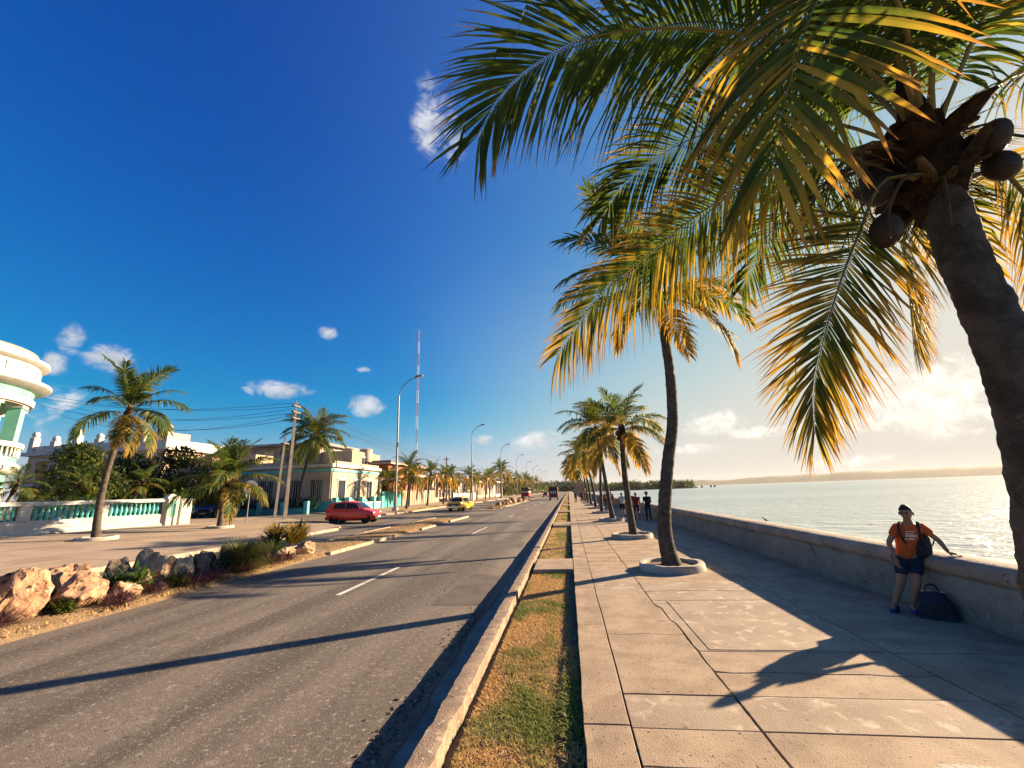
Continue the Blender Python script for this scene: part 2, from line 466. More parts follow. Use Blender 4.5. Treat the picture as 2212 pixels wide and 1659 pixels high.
# ---- kerb of separate stones
kerb = thing('kerb', 'ragged concrete kerb between asphalt road and grass strip', 'kerb', (-1.25, 0, 0))
del kerb['label'], kerb['category']; kerb['kind'] = 'structure'
y = -8.0; k = 0
while y < 95:
    L = random.uniform(1.6, 2.6) if y < 40 else 6.0
    m_ = MB(); n = max(3, int(L / .06)) if y < 22 else 3
    rise = random.uniform(-.006, .008)
    for i in range(n + 1):
        yy = y + .004 + (L - .008) * i / n
        e1 = .016 * noise.noise(V((yy * 2.6, 0, 1))) + .012 * noise.noise(V((yy * 9, 0, 2))) + .02 * max(0, noise.noise(V((yy * 4, 0, 22))) - .25)
        e2 = .022 * noise.noise(V((yy * 2.2, 4, 1))) + .014 * noise.noise(V((yy * 8, 4, 2)))
        c1 = .006 + .035 * max(0, noise.noise(V((yy * 4, 8, 2))) - .1) ** 1.2 + .006 * abs(noise.noise(V((yy * 17, 8, 2))))
        zt = .012 + rise + .006 * noise.noise(V((yy * 3, 9, 0)))
        prof = [(-.155 + e1, -.36), (-.155 + e1, zt - c1 * 1.4), (-.155 + e1 + c1, zt - .002), (-.05, zt + .004), (.0, zt + .002), (.05 + e2 - c1, zt - .004), (.05 + e2, zt - c1 * 1.6), (.05 + e2, -.2)]
        m_.v += [(px, yy, pz) for px, pz in prof]
    for i in range(n):
        for j in range(7):
            a = i * 8 + j; m_.f.append((a, a + 8, a + 9, a + 1))
    m_.f.append(tuple(range(8))); m_.f.append(tuple(n * 8 + j for j in range(7, -1, -1)))
    m_.build('kerb_stone', concrete_grey, kerb, 32)
    y += L
m_ = MB().box(-.17, .15, 95, 1400, -.3, .012); m_.build('kerb_stone', concrete_grey, kerb)

# ---- verge: soil, concrete crossings and grass
mb = MB()
ny = 240
for j in range(ny + 1):
    y = -8 + (108) * (j / ny) ** 1.6
    for i in range(7):
        x = -1.12 + 1.16 * i / 6
        mb.v.append((x, y, -.115 + .014 * noise.noise(V((x * 3, y * 2, 0))) - (.03 if i == 6 else 0)))
for j in range(ny):
    for i in range(6):
        a = j * 7 + i; mb.f.append((a, a + 7, a + 8, a + 1))
mb.add([(-1.12, 100, -.1), (0.04, 100, -.1), (.04, 1400, -.1), (-1.12, 1400, -.1)], [(0, 1, 2, 3)])
verge = struct('verge_soil', mb, soil_m, 60)
CROSS = [(12.15, 13.95), (26.4, 29.6), (43, 46), (60, 63), (78, 81)]
for (a, b_) in CROSS:
    m_ = MB().bbox(-1.09, -.015, a, b_, -.2, -.006, .012); m_.build('crossing_slab', concrete, verge)

grass_m = bpy.data.materials.new('grass_blades'); grass_m.use_nodes = True
t = NT(grass_m.node_tree); p = grass_m.node_tree.nodes['Principled BSDF']
lc = t.n('ShaderNodeAttribute', attribute_name='lc').outputs['Color']
sp = t.n('ShaderNodeSeparateColor'); t.put(sp.inputs[0], lc)
straw = t.mix(sp.outputs[1], (.50, .29, .12), (.68, .46, .19))
green = t.mix(sp.outputs[1], (.13, .17, .03), (.24, .26, .06))
gc = t.mix(sp.outputs[0], straw, green)
t.put(p.inputs['Base Color'], gc); p.inputs['Roughness'].default_value = .6; p.inputs['Specular IOR Level'].default_value = .2
tr = t.n('ShaderNodeBsdfTranslucent'); t.put(tr.inputs[0], gc)
mx = t.n('ShaderNodeMixShader'); mx.inputs[0].default_value = .35
t.put(mx.inputs[1], p.outputs[0]); t.put(mx.inputs[2], tr.outputs[0])
t.put(grass_m.node_tree.nodes['Material Output'].inputs[0], mx.outputs[0])


def grass_mesh(name, n, xr, yr, hgt, wid, zfun, seed, skip=(), green_bias=0.0, flat=1.0):
    rnd = np.random.RandomState(seed)
    x = rnd.uniform(xr[0], xr[1], n); y = rnd.uniform(yr[0], yr[1], n)
    keep = np.ones(n, bool)
    for (a, b_) in skip: keep &= ~((y > a - .02) & (y < b_ + .02))
    x = x[keep]; y = y[keep]; n = len(x)
    pat = np.array([noise.noise(V((xx * 1.1, yy * .75, 2.0))) + .55 * noise.noise(V((xx * 3.6, yy * 3.0, 6.0))) for xx, yy in zip(x, y)])
    dry = np.array([noise.noise(V((xx * 1.8, yy * 1.3, 12.0))) for xx, yy in zip(x, y)])
    keep = rnd.rand(n) < np.clip(.95 + dry * 1.1, .35, 1); x = x[keep]; y = y[keep]; pat = pat[keep]; n = len(x)
    g = np.clip(.16 + pat * 1.5 + green_bias + rnd.normal(0, .18, n), 0, 1)
    h = hgt * rnd.uniform(.45, 1.15, n) * (.75 + .45 * g); a = rnd.uniform(0, 2 * np.pi, n)
    lean = rnd.uniform(.3, 1.5, n) * flat; wv = wid * rnd.uniform(.6, 1.3, n)
    z = np.array([zfun(xx, yy) for xx, yy in zip(x, y)])
    ca, sa = np.cos(a), np.sin(a)
    P = np.zeros((n, 5, 3))
    P[:, 0] = np.c_[x - sa * wv, y + ca * wv, z]; P[:, 1] = np.c_[x + sa * wv, y - ca * wv, z]
    mx_, my_, mz_ = x + ca * h * lean * .3, y + sa * h * lean * .3, z + h * .6
    P[:, 2] = np.c_[mx_ + sa * wv * .7, my_ - ca * wv * .7, mz_]; P[:, 3] = np.c_[mx_ - sa * wv * .7, my_ + ca * wv * .7, mz_]
    P[:, 4] = np.c_[x + ca * h * lean, y + sa * h * lean, z + h * (1.05 - .25 * lean)]
    o = np.arange(n)[:, None] * 5
    q = (o + np.array([[0, 1, 2, 3]])); tr_ = (o + np.array([[3, 2, 4]]))
    me = bpy.data.meshes.new(name)
    me.from_pydata(P.reshape(-1, 3).tolist(), [], q.tolist() + tr_.tolist())
    c = np.ones((n, 5, 4), np.float32); c[:, :, 0] = g[:, None]; c[:, :, 1] = rnd.rand(n)[:, None]
    me.attributes.new('lc', 'FLOAT_COLOR', 'POINT').data.foreach_set('color', c.ravel())
    me.materials.append(grass_m)
    ob = bpy.data.objects.new(name, me); C.objects.link(ob)
    ob['kind'] = 'stuff'
    return ob


zs = lambda x, y: -.122
o = grass_mesh('verge_grass', 52000, (-1.10, -.13), (2.6, 12.15), .056, .0048, zs, 1)
tag(o, 'patchy green and straw-coloured grass in the strip beside the kerb', 'grass')
o = grass_mesh('verge_grass', 22000, (-1.06, -.10), (13.9, 48), .055, .011, zs, 2, CROSS)
tag(o, 'yellowing grass strip running on beyond the first concrete crossing', 'grass')
o = grass_mesh('verge_grass', 9000, (-1.06, -.08), (48, 100), .06, .03, zs, 3, CROSS)
tag(o, 'far dry end of the grass strip beside the kerb', 'grass')
# clumps of weeds that spill over the edge of the pavement
o = grass_mesh('verge_weeds', 2600, (-.20, .01), (4.0, 6.6), .07, .007, lambda x, y: -.11, 4, green_bias=.35)
tag(o, 'small green weeds sprouting along the edge of the pavement', 'weeds')

# ---- seaside pavement of single slabs
pav = MB().add([(-.005, -8, -.05), (5.6, -8, -.05), (5.6, 1400, -.05), (-.005, 1400, -.05), (-.005, -8, -.2), (-.005, 1400, -.2)], [(0, 1, 2, 3), (0, 3, 5, 4)])
pavement = struct('pavement', pav, joint_m)


def xj(y, k):
    """wandering joint between two columns of slabs"""
    base = (0.0, .415, 1.50, 3.76, 5.58)[k]
    if k == 0: return .012 * noise.noise(V((y * 2.1, 0, 31))) + .008 * noise.noise(V((y * 8, 0, 33)))
    if k == 1: return base + .012 * noise.noise(V((y * .6, 3, 0)))
    if k == 2:
        st = 0.0
        if y > 8.35: st = -.10
        elif y > 7.55: st = -.045
        return base + st + .030 * noise.noise(V((y * 1.3, 1, 4))) + .016 * noise.noise(V((y * 5, 1, 4)))
    if k == 3: return base + .02 * noise.noise(V((y * .5, 6, 4)))
    return base


ROWS = [[-8, -5, -2, .8, 4.45, 7.35, 9.9, 12.2, 14.2, 16.8, 19.4, 22, 24.6, 27.2, 30, 33, 36, 39, 42],
        [-8, -5, -2, .8, 2.6, 3.87, 4.41, 5.05, 6.9, 9.25, 11.6, 13.3, 15.1, 17, 19.4, 22, 24.6, 27.2, 30, 33, 36, 39, 42],
        [-8, -5, -2, .8, 2.6, 3.87, 4.41, 5.06, 5.62, 6.26, 8.80, 9.55, 10.35, 13.3, 15.1, 17, 19.4, 22, 24.6, 27.2, 30, 33, 36, 39, 42],
        [-8, -5, -2, .8, 2.7, 3.6, 4.45, 6.26, 8.80, 10.9, 13.2, 15.6, 18.2, 20.8, 23.4, 26, 29, 32, 35, 38, 42]]
GAP = .0085
CRACK = {(0, 7.35), (1, 6.9), (2, 5.62), (2, 9.55), (3, 3.6), (2, 13.3), (1, 11.6)}     # breaks that wander instead of running straight
for k in range(4):
    rows = ROWS[k]
    for j in range(len(rows) - 1):
        y0, y1 = rows[j], rows[j + 1]
        n = max(3, int((y1 - y0) / .16)) if y0 < 14 else 4
        sl_ = .02 * noise.noise(V((k * 3.3, j * 1.7, 0)))
        wide = lambda yy: (.007 * (1 + noise.noise(V((yy * 1.1, 3, 3)))) if 2 < yy < 8.5 else 0)
        left = [(xj(y0 + (y1 - y0) * i / n, k) + (GAP if k else 0) + (wide(y0 + (y1 - y0) * i / n) if k == 2 else 0), y0 + (y1 - y0) * i / n) for i in range(n + 1)]
        right = [(xj(y0 + (y1 - y0) * i / n, k + 1) - GAP, y0 + (y1 - y0) * i / n) for i in range(n + 1)]
        m = 14 if y0 < 16 else 6
        xl0, xr0 = left[0][0], right[0][0]
        fe = lambda u, yy: (.10 * noise.noise(V((u * 1.9, yy, 8))) + .03 * noise.noise(V((u * 9, yy, 8)))) if (k, yy) in CRACK else .006 * noise.noise(V((u * 6, yy * 3, 8)))
        G0_, G1_ = (.0025 if (k, y0) in CRACK else GAP), (.0025 if (k, y1) in CRACK else GAP)
        bot = [(xl0 + (xr0 - xl0) * i / m, y0 + G0_ + fe(xl0 + (xr0 - xl0) * i / m, y0)) for i in range(1, m)]
        xl1, xr1 = left[-1][0], right[-1][0]
        top = [(xr1 + (xl1 - xr1) * i / m, y1 - G1_ + fe(xr1 + (xl1 - xr1) * i / m, y1)) for i in range(1, m)]
        lp = [(x, min(max(y, y0 + G0_ + fe(x, y0)), y1 - G1_ + fe(x, y1))) for x, y in left]
        rp = [(x, min(max(y, y0 + G0_ + fe(x, y0)), y1 - G1_ + fe(x, y1))) for x, y in right]
        poly = bot and ([lp[0]] + bot + rp + top + lp[::-1][:-1])
        z = random.uniform(-.004, .004)
        bev = .004
        cx = sum(a for a, _ in poly) / len(poly); cy = sum(a for _, a in poly) / len(poly)
        inner = [(x + (cx - x) / max(.05, abs(cx - x)) * bev if abs(x - cx) > .02 else x, y + (cy - y) / max(.05, abs(cy - y)) * bev if abs(y - cy) > .02 else y) for x, y in poly]
        nn = len(poly)
        m_ = MB(); m_.v = [(x, y, -.06) for x, y in poly] + [(x, y, z - bev) for x, y in poly] + [(x, y, z) for x, y in inner]
        m_.f = [tuple(range(2 * nn, 3 * nn))]
        for a in (0, nn):
            for i in range(nn): m_.f.append((a + i, a + (i + 1) % nn, a + nn + (i + 1) % nn, a + nn + i))
        worn = (k == 2 and 6.0 < y0 < 8) or (k in (1, 2) and 4.3 < y0 < 4.6) or random.random() < .12
        m_.build('slab', concrete_worn if worn else concrete, pavement)
m_ = MB().box(-.0, 5.58, 42.02, 1400, -.06, .0); m_.build('slab', concrete, pavement)
# raised cement frame round the worn slab (a double line in the pavement)
for (x0, x1, y0, y1) in ((1.66, 1.705, 6.30, 8.78), (1.705, 3.73, 6.30, 6.33)):
    MB().box(x0, x1, y0, y1, -.02, .0075).build('cement_fillet', concrete_worn, pavement)

# weeds and grit in the joints of the slabs
jw = MB(); rj = random.Random(4)
for i in range(260):
    k = rj.choice((1, 2, 2, 2, 3)); y = rj.uniform(3.2, 13)
    if noise.noise(V((y * 1.3, k * 5, 0))) < .05: continue
    x = xj(y, k) + rj.uniform(-.006, .012)
    for b_ in range(5):
        a = rj.uniform(0, 6.28); L = rj.uniform(.008, .03); wv = .003
        q = V((x + rj.uniform(-.01, .01), y + rj.uniform(-.03, .03), -.012)); d = V((math.cos(a) * .6, math.sin(a) * .6, 1)).normalized(); s_ = V((-math.sin(a), math.cos(a), 0)) * wv
        o_ = len(jw.v); jw.v += [tuple(q - s_), tuple(q + s_), tuple(q + d * L)]; g_ = rj.uniform(.2, 1); jw.c += [(g_, rj.random(), 0, 1)] * 3; jw.f.append((o_, o_ + 1, o_ + 2))
o = jw.build('joint_weeds', grass_m, pavement); o['kind'] = 'stuff'

# ---- sea wall with its coping
wall_m = mat('wall_render', (.27, .26, .225), (.20, .195, .17), 1.4, .9, .5, 18, .15, stain=((.10, .095, .08), 3.0, .55, .75), speck=((.36, .34, .29), 14, .64, .70))
coping_m = mat('coping_cement', (.38, .31, .24), (.26, .21, .165), 1.6, .85, .6, 22, .2, stain=((.12, .095, .075), 4.5, .55, .72), speck=((.10, .08, .06), 19, .64, .70))
sw = thing('sea_wall', 'long low rendered sea wall with rounded coping beside the water', 'wall', (5.55, 0, 0))


def extrude_y(prof, ys, nz=0.0, seed=0):
    m_ = MB(); n = len(prof)
    for y in ys:
        for i, (x, z) in enumerate(prof):
            q = nz * noise.noise(V((i * 1.3 + seed, y * 1.7, seed)))
            m_.v.append((x + q, y, z + q * .6))
    for j in range(len(ys) - 1):
        for i in range(n - 1):
            a = j * n + i; m_.f.append((a, a + 1, a + n + 1, a + n))
    m_.f.append(tuple(range(n - 1, -1, -1))); m_.f.append(tuple((len(ys) - 1) * n + i for i in range(n)))
    return m_


wys = [-8 + .5 * i for i in range(100)] + [44, 60, 90, 150, 400, 1300]
extrude_y([(.05, -.1), (.03, 0), (0, .60), (.02, .62), (.55, .62), (.56, .5), (.62, -2.6)], wys, .004, 2).build('wall_body', wall_m, sw, 40)
y = -8.0
while y < 120:
    L = 5.9 if y < 60 else 30
    ys_ = [y + .006 + (L - .012) * i / (44 if y < 30 else 3) for i in range((44 if y < 30 else 3) + 1)]
    extrude_y([(.03, .615), (-.035, .66), (-.062, .70), (-.065, .76), (-.05, .82), (-.005, .862), (.07, .884), (.30, .892), (.52, .872), (.585, .83), (.60, .74), (.57, .64), (.54, .617)], ys_, .011, 5).build('coping', coping_m, sw, 60)
    y += L
extrude_y([(.03, .615), (-.065, .72), (-.05, .82), (.07, .884), (.52, .872), (.60, .74), (.54, .617)], [y, 1300]).build('coping', coping_m, sw, 60)

# ---- median strip with worn kerbs
med_m = soil_m


def band(name, xs_, ys_, zf, m, smooth=60):
    m_ = MB()
    for y in ys_:
        for x in xs_: m_.v.append((x, y, zf(x, y)))
    n = len(xs_)
    for j in range(len(ys_) - 1):
        for i in range(n - 1):
            a = j * n + i; m_.f.append((a, a + n, a + n + 1, a + 1))
    return m_


def ridge(y0, y1, name='median_strip'):
    ys_ = [y0 + (y1 - y0) * i / max(6, int((y1 - y0) / .5)) for i in range(max(6, int((y1 - y0) / .5)) + 1)]
    m_ = MB()
    for y in ys_:
        tap = min(1, (y - y0 + .15) / 1.5, (y1 - y + .15) / 1.5); tap = math.sqrt(max(.02, tap))
        for i in range(9):
            u = i / 8
            e = .07 * noise.noise(V((y * 1.4, u * 4, 3)))
            x = -10.07 + (u - .5) * 2.3 * tap + (e if i in (0, 8) else 0)
            m_.v.append((x, y, zr(x) + (-.02 if i in (0, 8) else .085 + .03 * noise.noise(V((x * 3, y * 2, 1))) + .05 * math.sin(u * math.pi))))
    for j in range(len(ys_) - 1):
        for i in range(8):
            a = j * 9 + i; m_.f.append((a, a + 1, a + 10, a + 9))
    o = struct(name, m_, med_m, 50)
    return o


med1 = ridge(-6, 34.8)
med2 = ridge(55, 120)
med3 = ridge(126, 900)
for md, (y0, y1) in ((med1, (15.5, 34.2)), (med2, (56, 100))):
    for sx in (-8.98, -11.16):
        y = y0
        while y < y1:
            L = random.uniform(1.8, 4.5)
            if random.random() < .8:
                m_ = MB(); e = random.uniform(-.02, .02)
                m_.bbox(sx - .085 + e, sx + .085 + e, y, y + L - .03, zr(sx) - .05, zr(sx) + .125 + random.uniform(-.03, .01), .02)
                m_.build('kerb_stone', mat('kerb_pale', (.42, .34, .25), (.27, .21, .15), 3.5, .85, .5, 20, .2), md)
            y += L
o = grass_mesh('median_grass', 9000, (-11.0, -9.15), (16.2, 34.3), .09, .016, lambda x, y: zr(x) + .09, 6, green_bias=-.45)
tag(o, 'dry brown grass on the median between the pale kerbs', 'grass')
o = grass_mesh('median_grass', 5000, (-11.0, -9.15), (55.3, 78), .14, .035, lambda x, y: zr(x) + .08, 7, green_bias=-.55)
tag(o, 'straw-yellow grass at the end of the far median', 'grass')

# ---- promenade on the left with paving slabs, and pavements further on
prom_m = mat('promenade_paving', (.34, .26, .19), (.26, .195, .14), .7, .9, .4, 20, .15, stain=((.17, .13, .095), 1.6, .58, .8))


def flat_poly(name, poly, dz, th, m):
    m_ = MB(); n = len(poly)
    m_.v = [(x, y, zr(x) + dz - th) for x, y in poly] + [(x, y, zr(x) + dz) for x, y in poly]
    m_.f = [tuple(range(n, 2 * n))] + [(i, (i + 1) % n, n + (i + 1) % n, n + i) for i in range(n)]
    return struct(name, m_, m)


prom = flat_poly('promenade', [(-13.75, -10), (-13.75, 24.6), (-14.6, 26.4), (-16.5, 28.0), (-22, 31.9), (-26, 32.6), (-26, -10)], .12, .3, prom_m)
flat_poly('promenade', [(-26, -10), (-26, 32.6), (-70, 36.4), (-200, 40), (-200, -10)], .11, .2, prom_m)
for i in range(5):
    for j in range(15):
        x1 = -13.98 - 2.4 * i; x0 = x1 - 2.38; y0 = -8 + 2.3 * j; y1 = y0 + 2.28
        if y1 > 24.5 + i * 1.2: continue
        z0 = .128 + random.uniform(0, .005)
        m_ = MB(); m_.v = [(x0, y0, zr(x0) + z0), (x1, y0, zr(x1) + z0), (x1, y1, zr(x1) + z0), (x0, y1, zr(x0) + z0)]
        m_.v += [(x, y, z - .02) for x, y, z in m_.v]
        m_.f = [(0, 1, 2, 3), (4, 5, 1, 0), (5, 6, 2, 1), (6, 7, 3, 2), (7, 4, 0, 3)]
        m_.build('slab', prom_m, prom)
y = -9.5                                    # kerb of the promenade
while y < 24.4:
    L = random.uniform(2.2, 3.6)
    MB().bbox(-13.97, -13.70, y, min(y + L, 24.6) - .02, zr(-13.8) - .05, zr(-13.8) + .14, .02).build('kerb_stone', MATS['kerb_pale'], prom)
    y += L
flat_poly('pavement_far', [(-17.4, 39.6), (-17.0, 41), (-17.0, 1200), (-23.9, 1200), (-23.9, 41.0), (-200, 52), (-200, 50), (-26.5, 40.0)], .12, .3, prom_m)
flat_poly('house_ground', [(-23.9, 41.0), (-23.9, 1200), (-400, 1200), (-400, 60)], .10, .2, land_m)
farpav = [o for o in C.objects if o.name.startswith('pavement_far')][0]
y = 41.0
while y < 120:
    L = random.uniform(3, 6)
    MB().bbox(-17.12, -16.86, y, y + L - .1, zr(-17) - .05, zr(-17) + .15, .02).build('kerb_stone', MATS['kerb_pale'], farpav)
    y += L
o = grass_mesh('pavement_grass', 4000, (-18.6, -17.3), (43, 100), .16, .03, lambda x, y: zr(x) + .12, 9, green_bias=-.1)
tag(o, 'rough grass on the verge below the left-hand street lamps', 'grass')
# ================================================================== PALMS
leaf_m = bpy.data.materials.new('palm_leaf'); leaf_m.use_nodes = True
t = NT(leaf_m.node_tree); p = leaf_m.node_tree.nodes['Principled BSDF']
lc = t.n('ShaderNodeAttribute', attribute_name='lc').outputs['Color']
sp = t.n('ShaderNodeSeparateColor'); t.put(sp.inputs[0], lc)       # r: along the leaflet, g: per leaflet, b: along the frond
age = t.n('ShaderNodeAttribute', attribute_type='OBJECT', attribute_name='age').outputs['Fac']
opos = t.n('ShaderNodeTexCoord').outputs['Object']
gr = t.mix(sp.outputs[1], (.035, .075, .014), (.085, .125, .022))
yel = t.mix(sp.outputs[1], (.36, .21, .028), (.42, .30, .05))
brn = t.mix(sp.outputs[1], (.22, .11, .035), (.30, .17, .06))
yk = t.math('ADD', t.math('ADD', t.math('MULTIPLY', sp.outputs[0], .45), t.math('MULTIPLY', sp.outputs[1], .40)), t.math('ADD', t.math('MULTIPLY', age, 1.15), t.math('MULTIPLY', t.math('SUBTRACT', t.noise(opos, 2.4, 3, .6), .5), .7)))
col = t.mix(t.rng(yk, .62, 1.15), gr, yel)
col = t.mix(t.math('MULTIPLY', t.rng(sp.outputs[0], .66, .98), t.rng(t.math('ADD', sp.outputs[1], age), .30, .8)), col, brn)
col = t.mix(t.rng(age, .9, 1.2), col, brn)
t.put(p.inputs['Base Color'], col); p.inputs['Roughness'].default_value = .58; p.inputs['Specular IOR Level'].default_value = .22
tr = t.n('ShaderNodeBsdfTranslucent'); t.put(tr.inputs[0], t.mix(1.0, col, (1.5, 1.25, .75), 'MULTIPLY'))
mx = t.n('ShaderNodeMixShader'); mx.inputs[0].default_value = .48
t.put(mx.inputs[1], p.outputs[0]); t.put(mx.inputs[2], tr.outputs[0])
t.put(leaf_m.node_tree.nodes['Material Output'].inputs[0], mx.outputs[0])
rachis_m = mat('palm_rachis', (.24, .18, .055), (.16, .14, .04), 5, .5, 0, 5, .4, coord='obj')
trunk_m = mat('palm_trunk', (.11, .09, .07), (.055, .045, .036), 7, .9, 1.6, 26, .15, coord='obj', detail=8, stain=((.19, .155, .12), 11, .58, .74))
fibre_m = mat('palm_fibre', (.06, .036, .018), (.026, .016, .010), 12, .95, 1.2, 50, .1, coord='obj')
stalk_m = mat('palm_stalk', (.11, .07, .028), (.07, .045, .02), 6, .6, .2, 20, .3, coord='obj')
nut_m = mat('coconut_husk', (.042, .025, .014), (.026, .017, .011), 9, .55, .3, 20, .35, coord='obj')
nut_g = mat('coconut_green', (.045, .042, .018), (.06, .045, .018), 6, .5, .2, 20, .4, coord='obj')


def leaflet(mb, p0, T, S, side, Nn, L, wd, ang, lift, hang, rnd, b, seg=4, fold=.25, twist=0.0):
    """one leaflet: a folded tapering blade that leaves the rachis and bends under its weight"""
    d = (T * math.cos(ang) + S * (side * math.sin(ang)) + Nn * lift).normalized()
    W = (T - d * T.dot(d)).normalized()
    if twist: W = (W * math.cos(twist) + d.cross(W) * math.sin(twist)).normalized()
    o = len(mb.v)
    brk = int(rnd * 1000) % 11 == 0                      # one in eleven is snapped and hangs
    pos_ = V(p0); dd = V(d)
    prof = (.42, 1.0, .82, .45, .0) if seg == 4 else ((.42, .85, 1.0, .92, .70, .40, .0) if seg == 6 else (.5, 1.0, .65, 0))
    for i in range(seg + 1):
        u = i / seg
        w_ = wd * prof[i]
        Wc = (W - dd * W.dot(dd)).normalized()
        up_ = Wc.cross(dd) * (1 if side > 0 else -1)
        if i == seg:
            mb.v.append(tuple(pos_)); mb.c.append((u, rnd, b, 1))
        else:
            mb.v.append(tuple(pos_ - Wc * w_ + up_ * (w_ * fold))); mb.v.append(tuple(pos_)); mb.v.append(tuple(pos_ + Wc * w_ + up_ * (w_ * fold)))
            mb.c += [(u, rnd, b, 1)] * 3
        dd = (dd + V((0, 0, -1)) * (hang * (u + .35) / seg * 1.6)).normalized()
        if brk and i == seg // 2: dd = (dd * .35 + V((0, 0, -1))).normalized()
        pos_ = pos_ + dd * (L / seg)
    for i in range(seg - 1):
        a = o + i * 3
        mb.f += [(a, a + 1, a + 4, a + 3), (a + 1, a + 2, a + 5, a + 4)]
    a = o + (seg - 1) * 3
    mb.f += [(a, a + 1, a + 3), (a + 1, a + 2, a + 3)]


def lprof(s):
    """leaflet length along the frond"""
    return (.42 + .58 * min(1, (s - .1) / .22)) * (1 if s < .6 else 1 - .55 * ((s - .6) / .4) ** 1.3)


def frond_meshes(pts, uphint, npair, Lmax, wmax, hang, rnd, r0=.022, start=.14, vee=.25, each=False, seg=4, a0=78, a1=24, gaps=0.0, sides=(-1, 1), hang_s=None, clump=0.0, lens=(1, 1)):
    P = catmull(pts, 60)
    cum = [0.0]
    for i in range(59): cum.append(cum[-1] + (P[i + 1] - P[i]).length)
    tot = cum[-1]

    def at(s):
        q = s * tot
        for i in range(59):
            if cum[i + 1] >= q or i == 58:
                u = (q - cum[i]) / max(1e-6, cum[i + 1] - cum[i])
                T = (P[min(i + 2, 59)] - P[max(i - 1, 0)]).normalized()
                return P[i].lerp(P[i + 1], u), T
    rm = MB()
    rs = [r0 * (1.9 if k == 0 else 1.35 if k == 1 else max(.12, 1 - k / 24.0)) for k in range(25)]
    rm.tube([at(k / 24)[0] for k in range(25)], rs, 7, flat=.7)
    leaves = []
    lm = MB()
    cl = 0.0
    for i in range(npair):
        s = start + (1 - start) * ((i + .5) / npair)
        p0, T = at(s)
        U = uphint(s) if callable(uphint) else uphint
        S = T.cross(U).normalized(); Nn = S.cross(T).normalized()
        for side in sides:
            if rnd.random() < gaps: continue
            if clump and i % 5 == 0: cl = rnd.uniform(-clump, clump)
            ang = R(a0 + (a1 - a0) * s ** 1.2) + rnd.gauss(0, .07) + cl
            L = Lmax * lprof(s) * rnd.uniform(.88, 1.08) * lens[0 if side < 0 else 1]
            hg = (hang_s(s, side) if hang_s else hang) * rnd.uniform(.6, 1.5)
            m_ = MB() if each else lm
            leaflet(m_, p0 + S * side * r0 * .3, T, S, side, Nn, L, wmax * rnd.uniform(.8, 1.15) * (.75 + .25 * lprof(s)), ang, vee * (1 - .5 * s) + rnd.gauss(0, .05), hg, rnd.random(), s, seg, .3, rnd.gauss(0, .15))
            if each: leaves.append(m_)
    return rm, (leaves if each else lm)


def arc(L, e0, e1, pw=1.0, n=9, side=0.0):
    """a rachis in the local x-z plane: leaves at elevation e0 and bends to e1"""
    pts = [V((0, 0, 0))]
    for i in range(n - 1):
        u = (i + .5) / (n - 1)
        e = R(e0 + (e1 - e0) * u ** pw)
        a = side * u * u
        pts.append(pts[-1] + V((math.cos(e) * math.cos(a), math.cos(e) * math.sin(a), math.sin(e))) * (L / (n - 1)))
    return pts


rf = random.Random(11)
FR = {}
UPZ = V((0, 0, 1))
# kinds of frond for the palms that stand further off (1 m long, scaled when placed)
SPEC = {'up': (82, 30, 1.5, .5), 'rise': (62, -12, 1.2, .75), 'mid': (42, -45, 1.1, 1.0), 'out': (18, -66, 1.0, 1.2), 'low': (-14, -82, .9, 1.3), 'hang': (-48, -88, .7, 1.0)}
for k, (e0, e1, pw, hg) in SPEC.items():
    for var in range(2):
        pts = arc(1.0, e0 + rf.uniform(-5, 5), e1 + rf.uniform(-6, 6), pw, side=rf.uniform(-.35, .35))
        uph = (lambda s: V((0, 0, 1))) if k not in ('hang',) else (lambda s: V((1, 0, .25)).normalized())
        if k == 'up': uph = lambda s: V((-.7, .3, .7)).normalized()
        if k == 'low': uph = lambda s: V((.6, 0, .8)).normalized()
        rm, lm = frond_meshes(pts, uph, 46, .30, .0115, hg, rf, .009, .13, .30, gaps=.04, clump=.10)
        # far prototype: rachis and leaflets as two shared meshes
        FR[k, var] = (rm.mesh('rachis', rachis_m, 60), lm.mesh('leaflets', leaf_m))


def add_frond(root, kind, var, loc, az, scale, ag, roll=0.0):
    rme, lme = FR[kind, var]
    o = inst('frond', rme, root, loc, (roll, 0, az), scale)
    l = inst('leaflets', lme, o); l['kind'] = 'stuff'; l['age'] = float(ag)
    return o


def trunk_mesh(pts, r0, r1, n=12, flare=1.5, ringd=.10, seed=0, fine=True):
    """trunk with the ring scars left by old fronds"""
    L = sum((V(pts[i + 1]) - V(pts[i])).length for i in range(len(pts) - 1))
    m = max(12, int(L / (.035 if fine else .16)))
    P = catmull(pts, m)
    rad = []
    for i in range(m):
        u = i / (m - 1)
        r_ = r0 + (r1 - r0) * u ** .7
        r_ *= 1 + (flare - 1) * math.exp(-u * L / .35)
        ph = (u * L / ringd) % 1
        r_ *= 1 + (.055 * (1 - ph) if fine else .03 * (i % 2)) + .03 * noise.noise(V((u * L * 1.5, seed, 0)))
        rad.append(r_)
    mb = MB().tube(P, rad, n)
    for i in range(len(mb.v)):
        x, y, z = mb.v[i]
        q = .012 * noise.noise(V((x * 7, y * 7, z * 9)))
        mb.v[i] = (x + q, y - q, z)
    return mb


nut_me = MB().ball((0, 0, 0), .11, 12, 9, (1, 1, 1.28)).mesh('coconut', nut_m, 180)
nutg_me = MB().ball((0, 0, 0), .11, 12, 9, (1, 1, 1.28)).mesh('coconut', nut_g, 180)


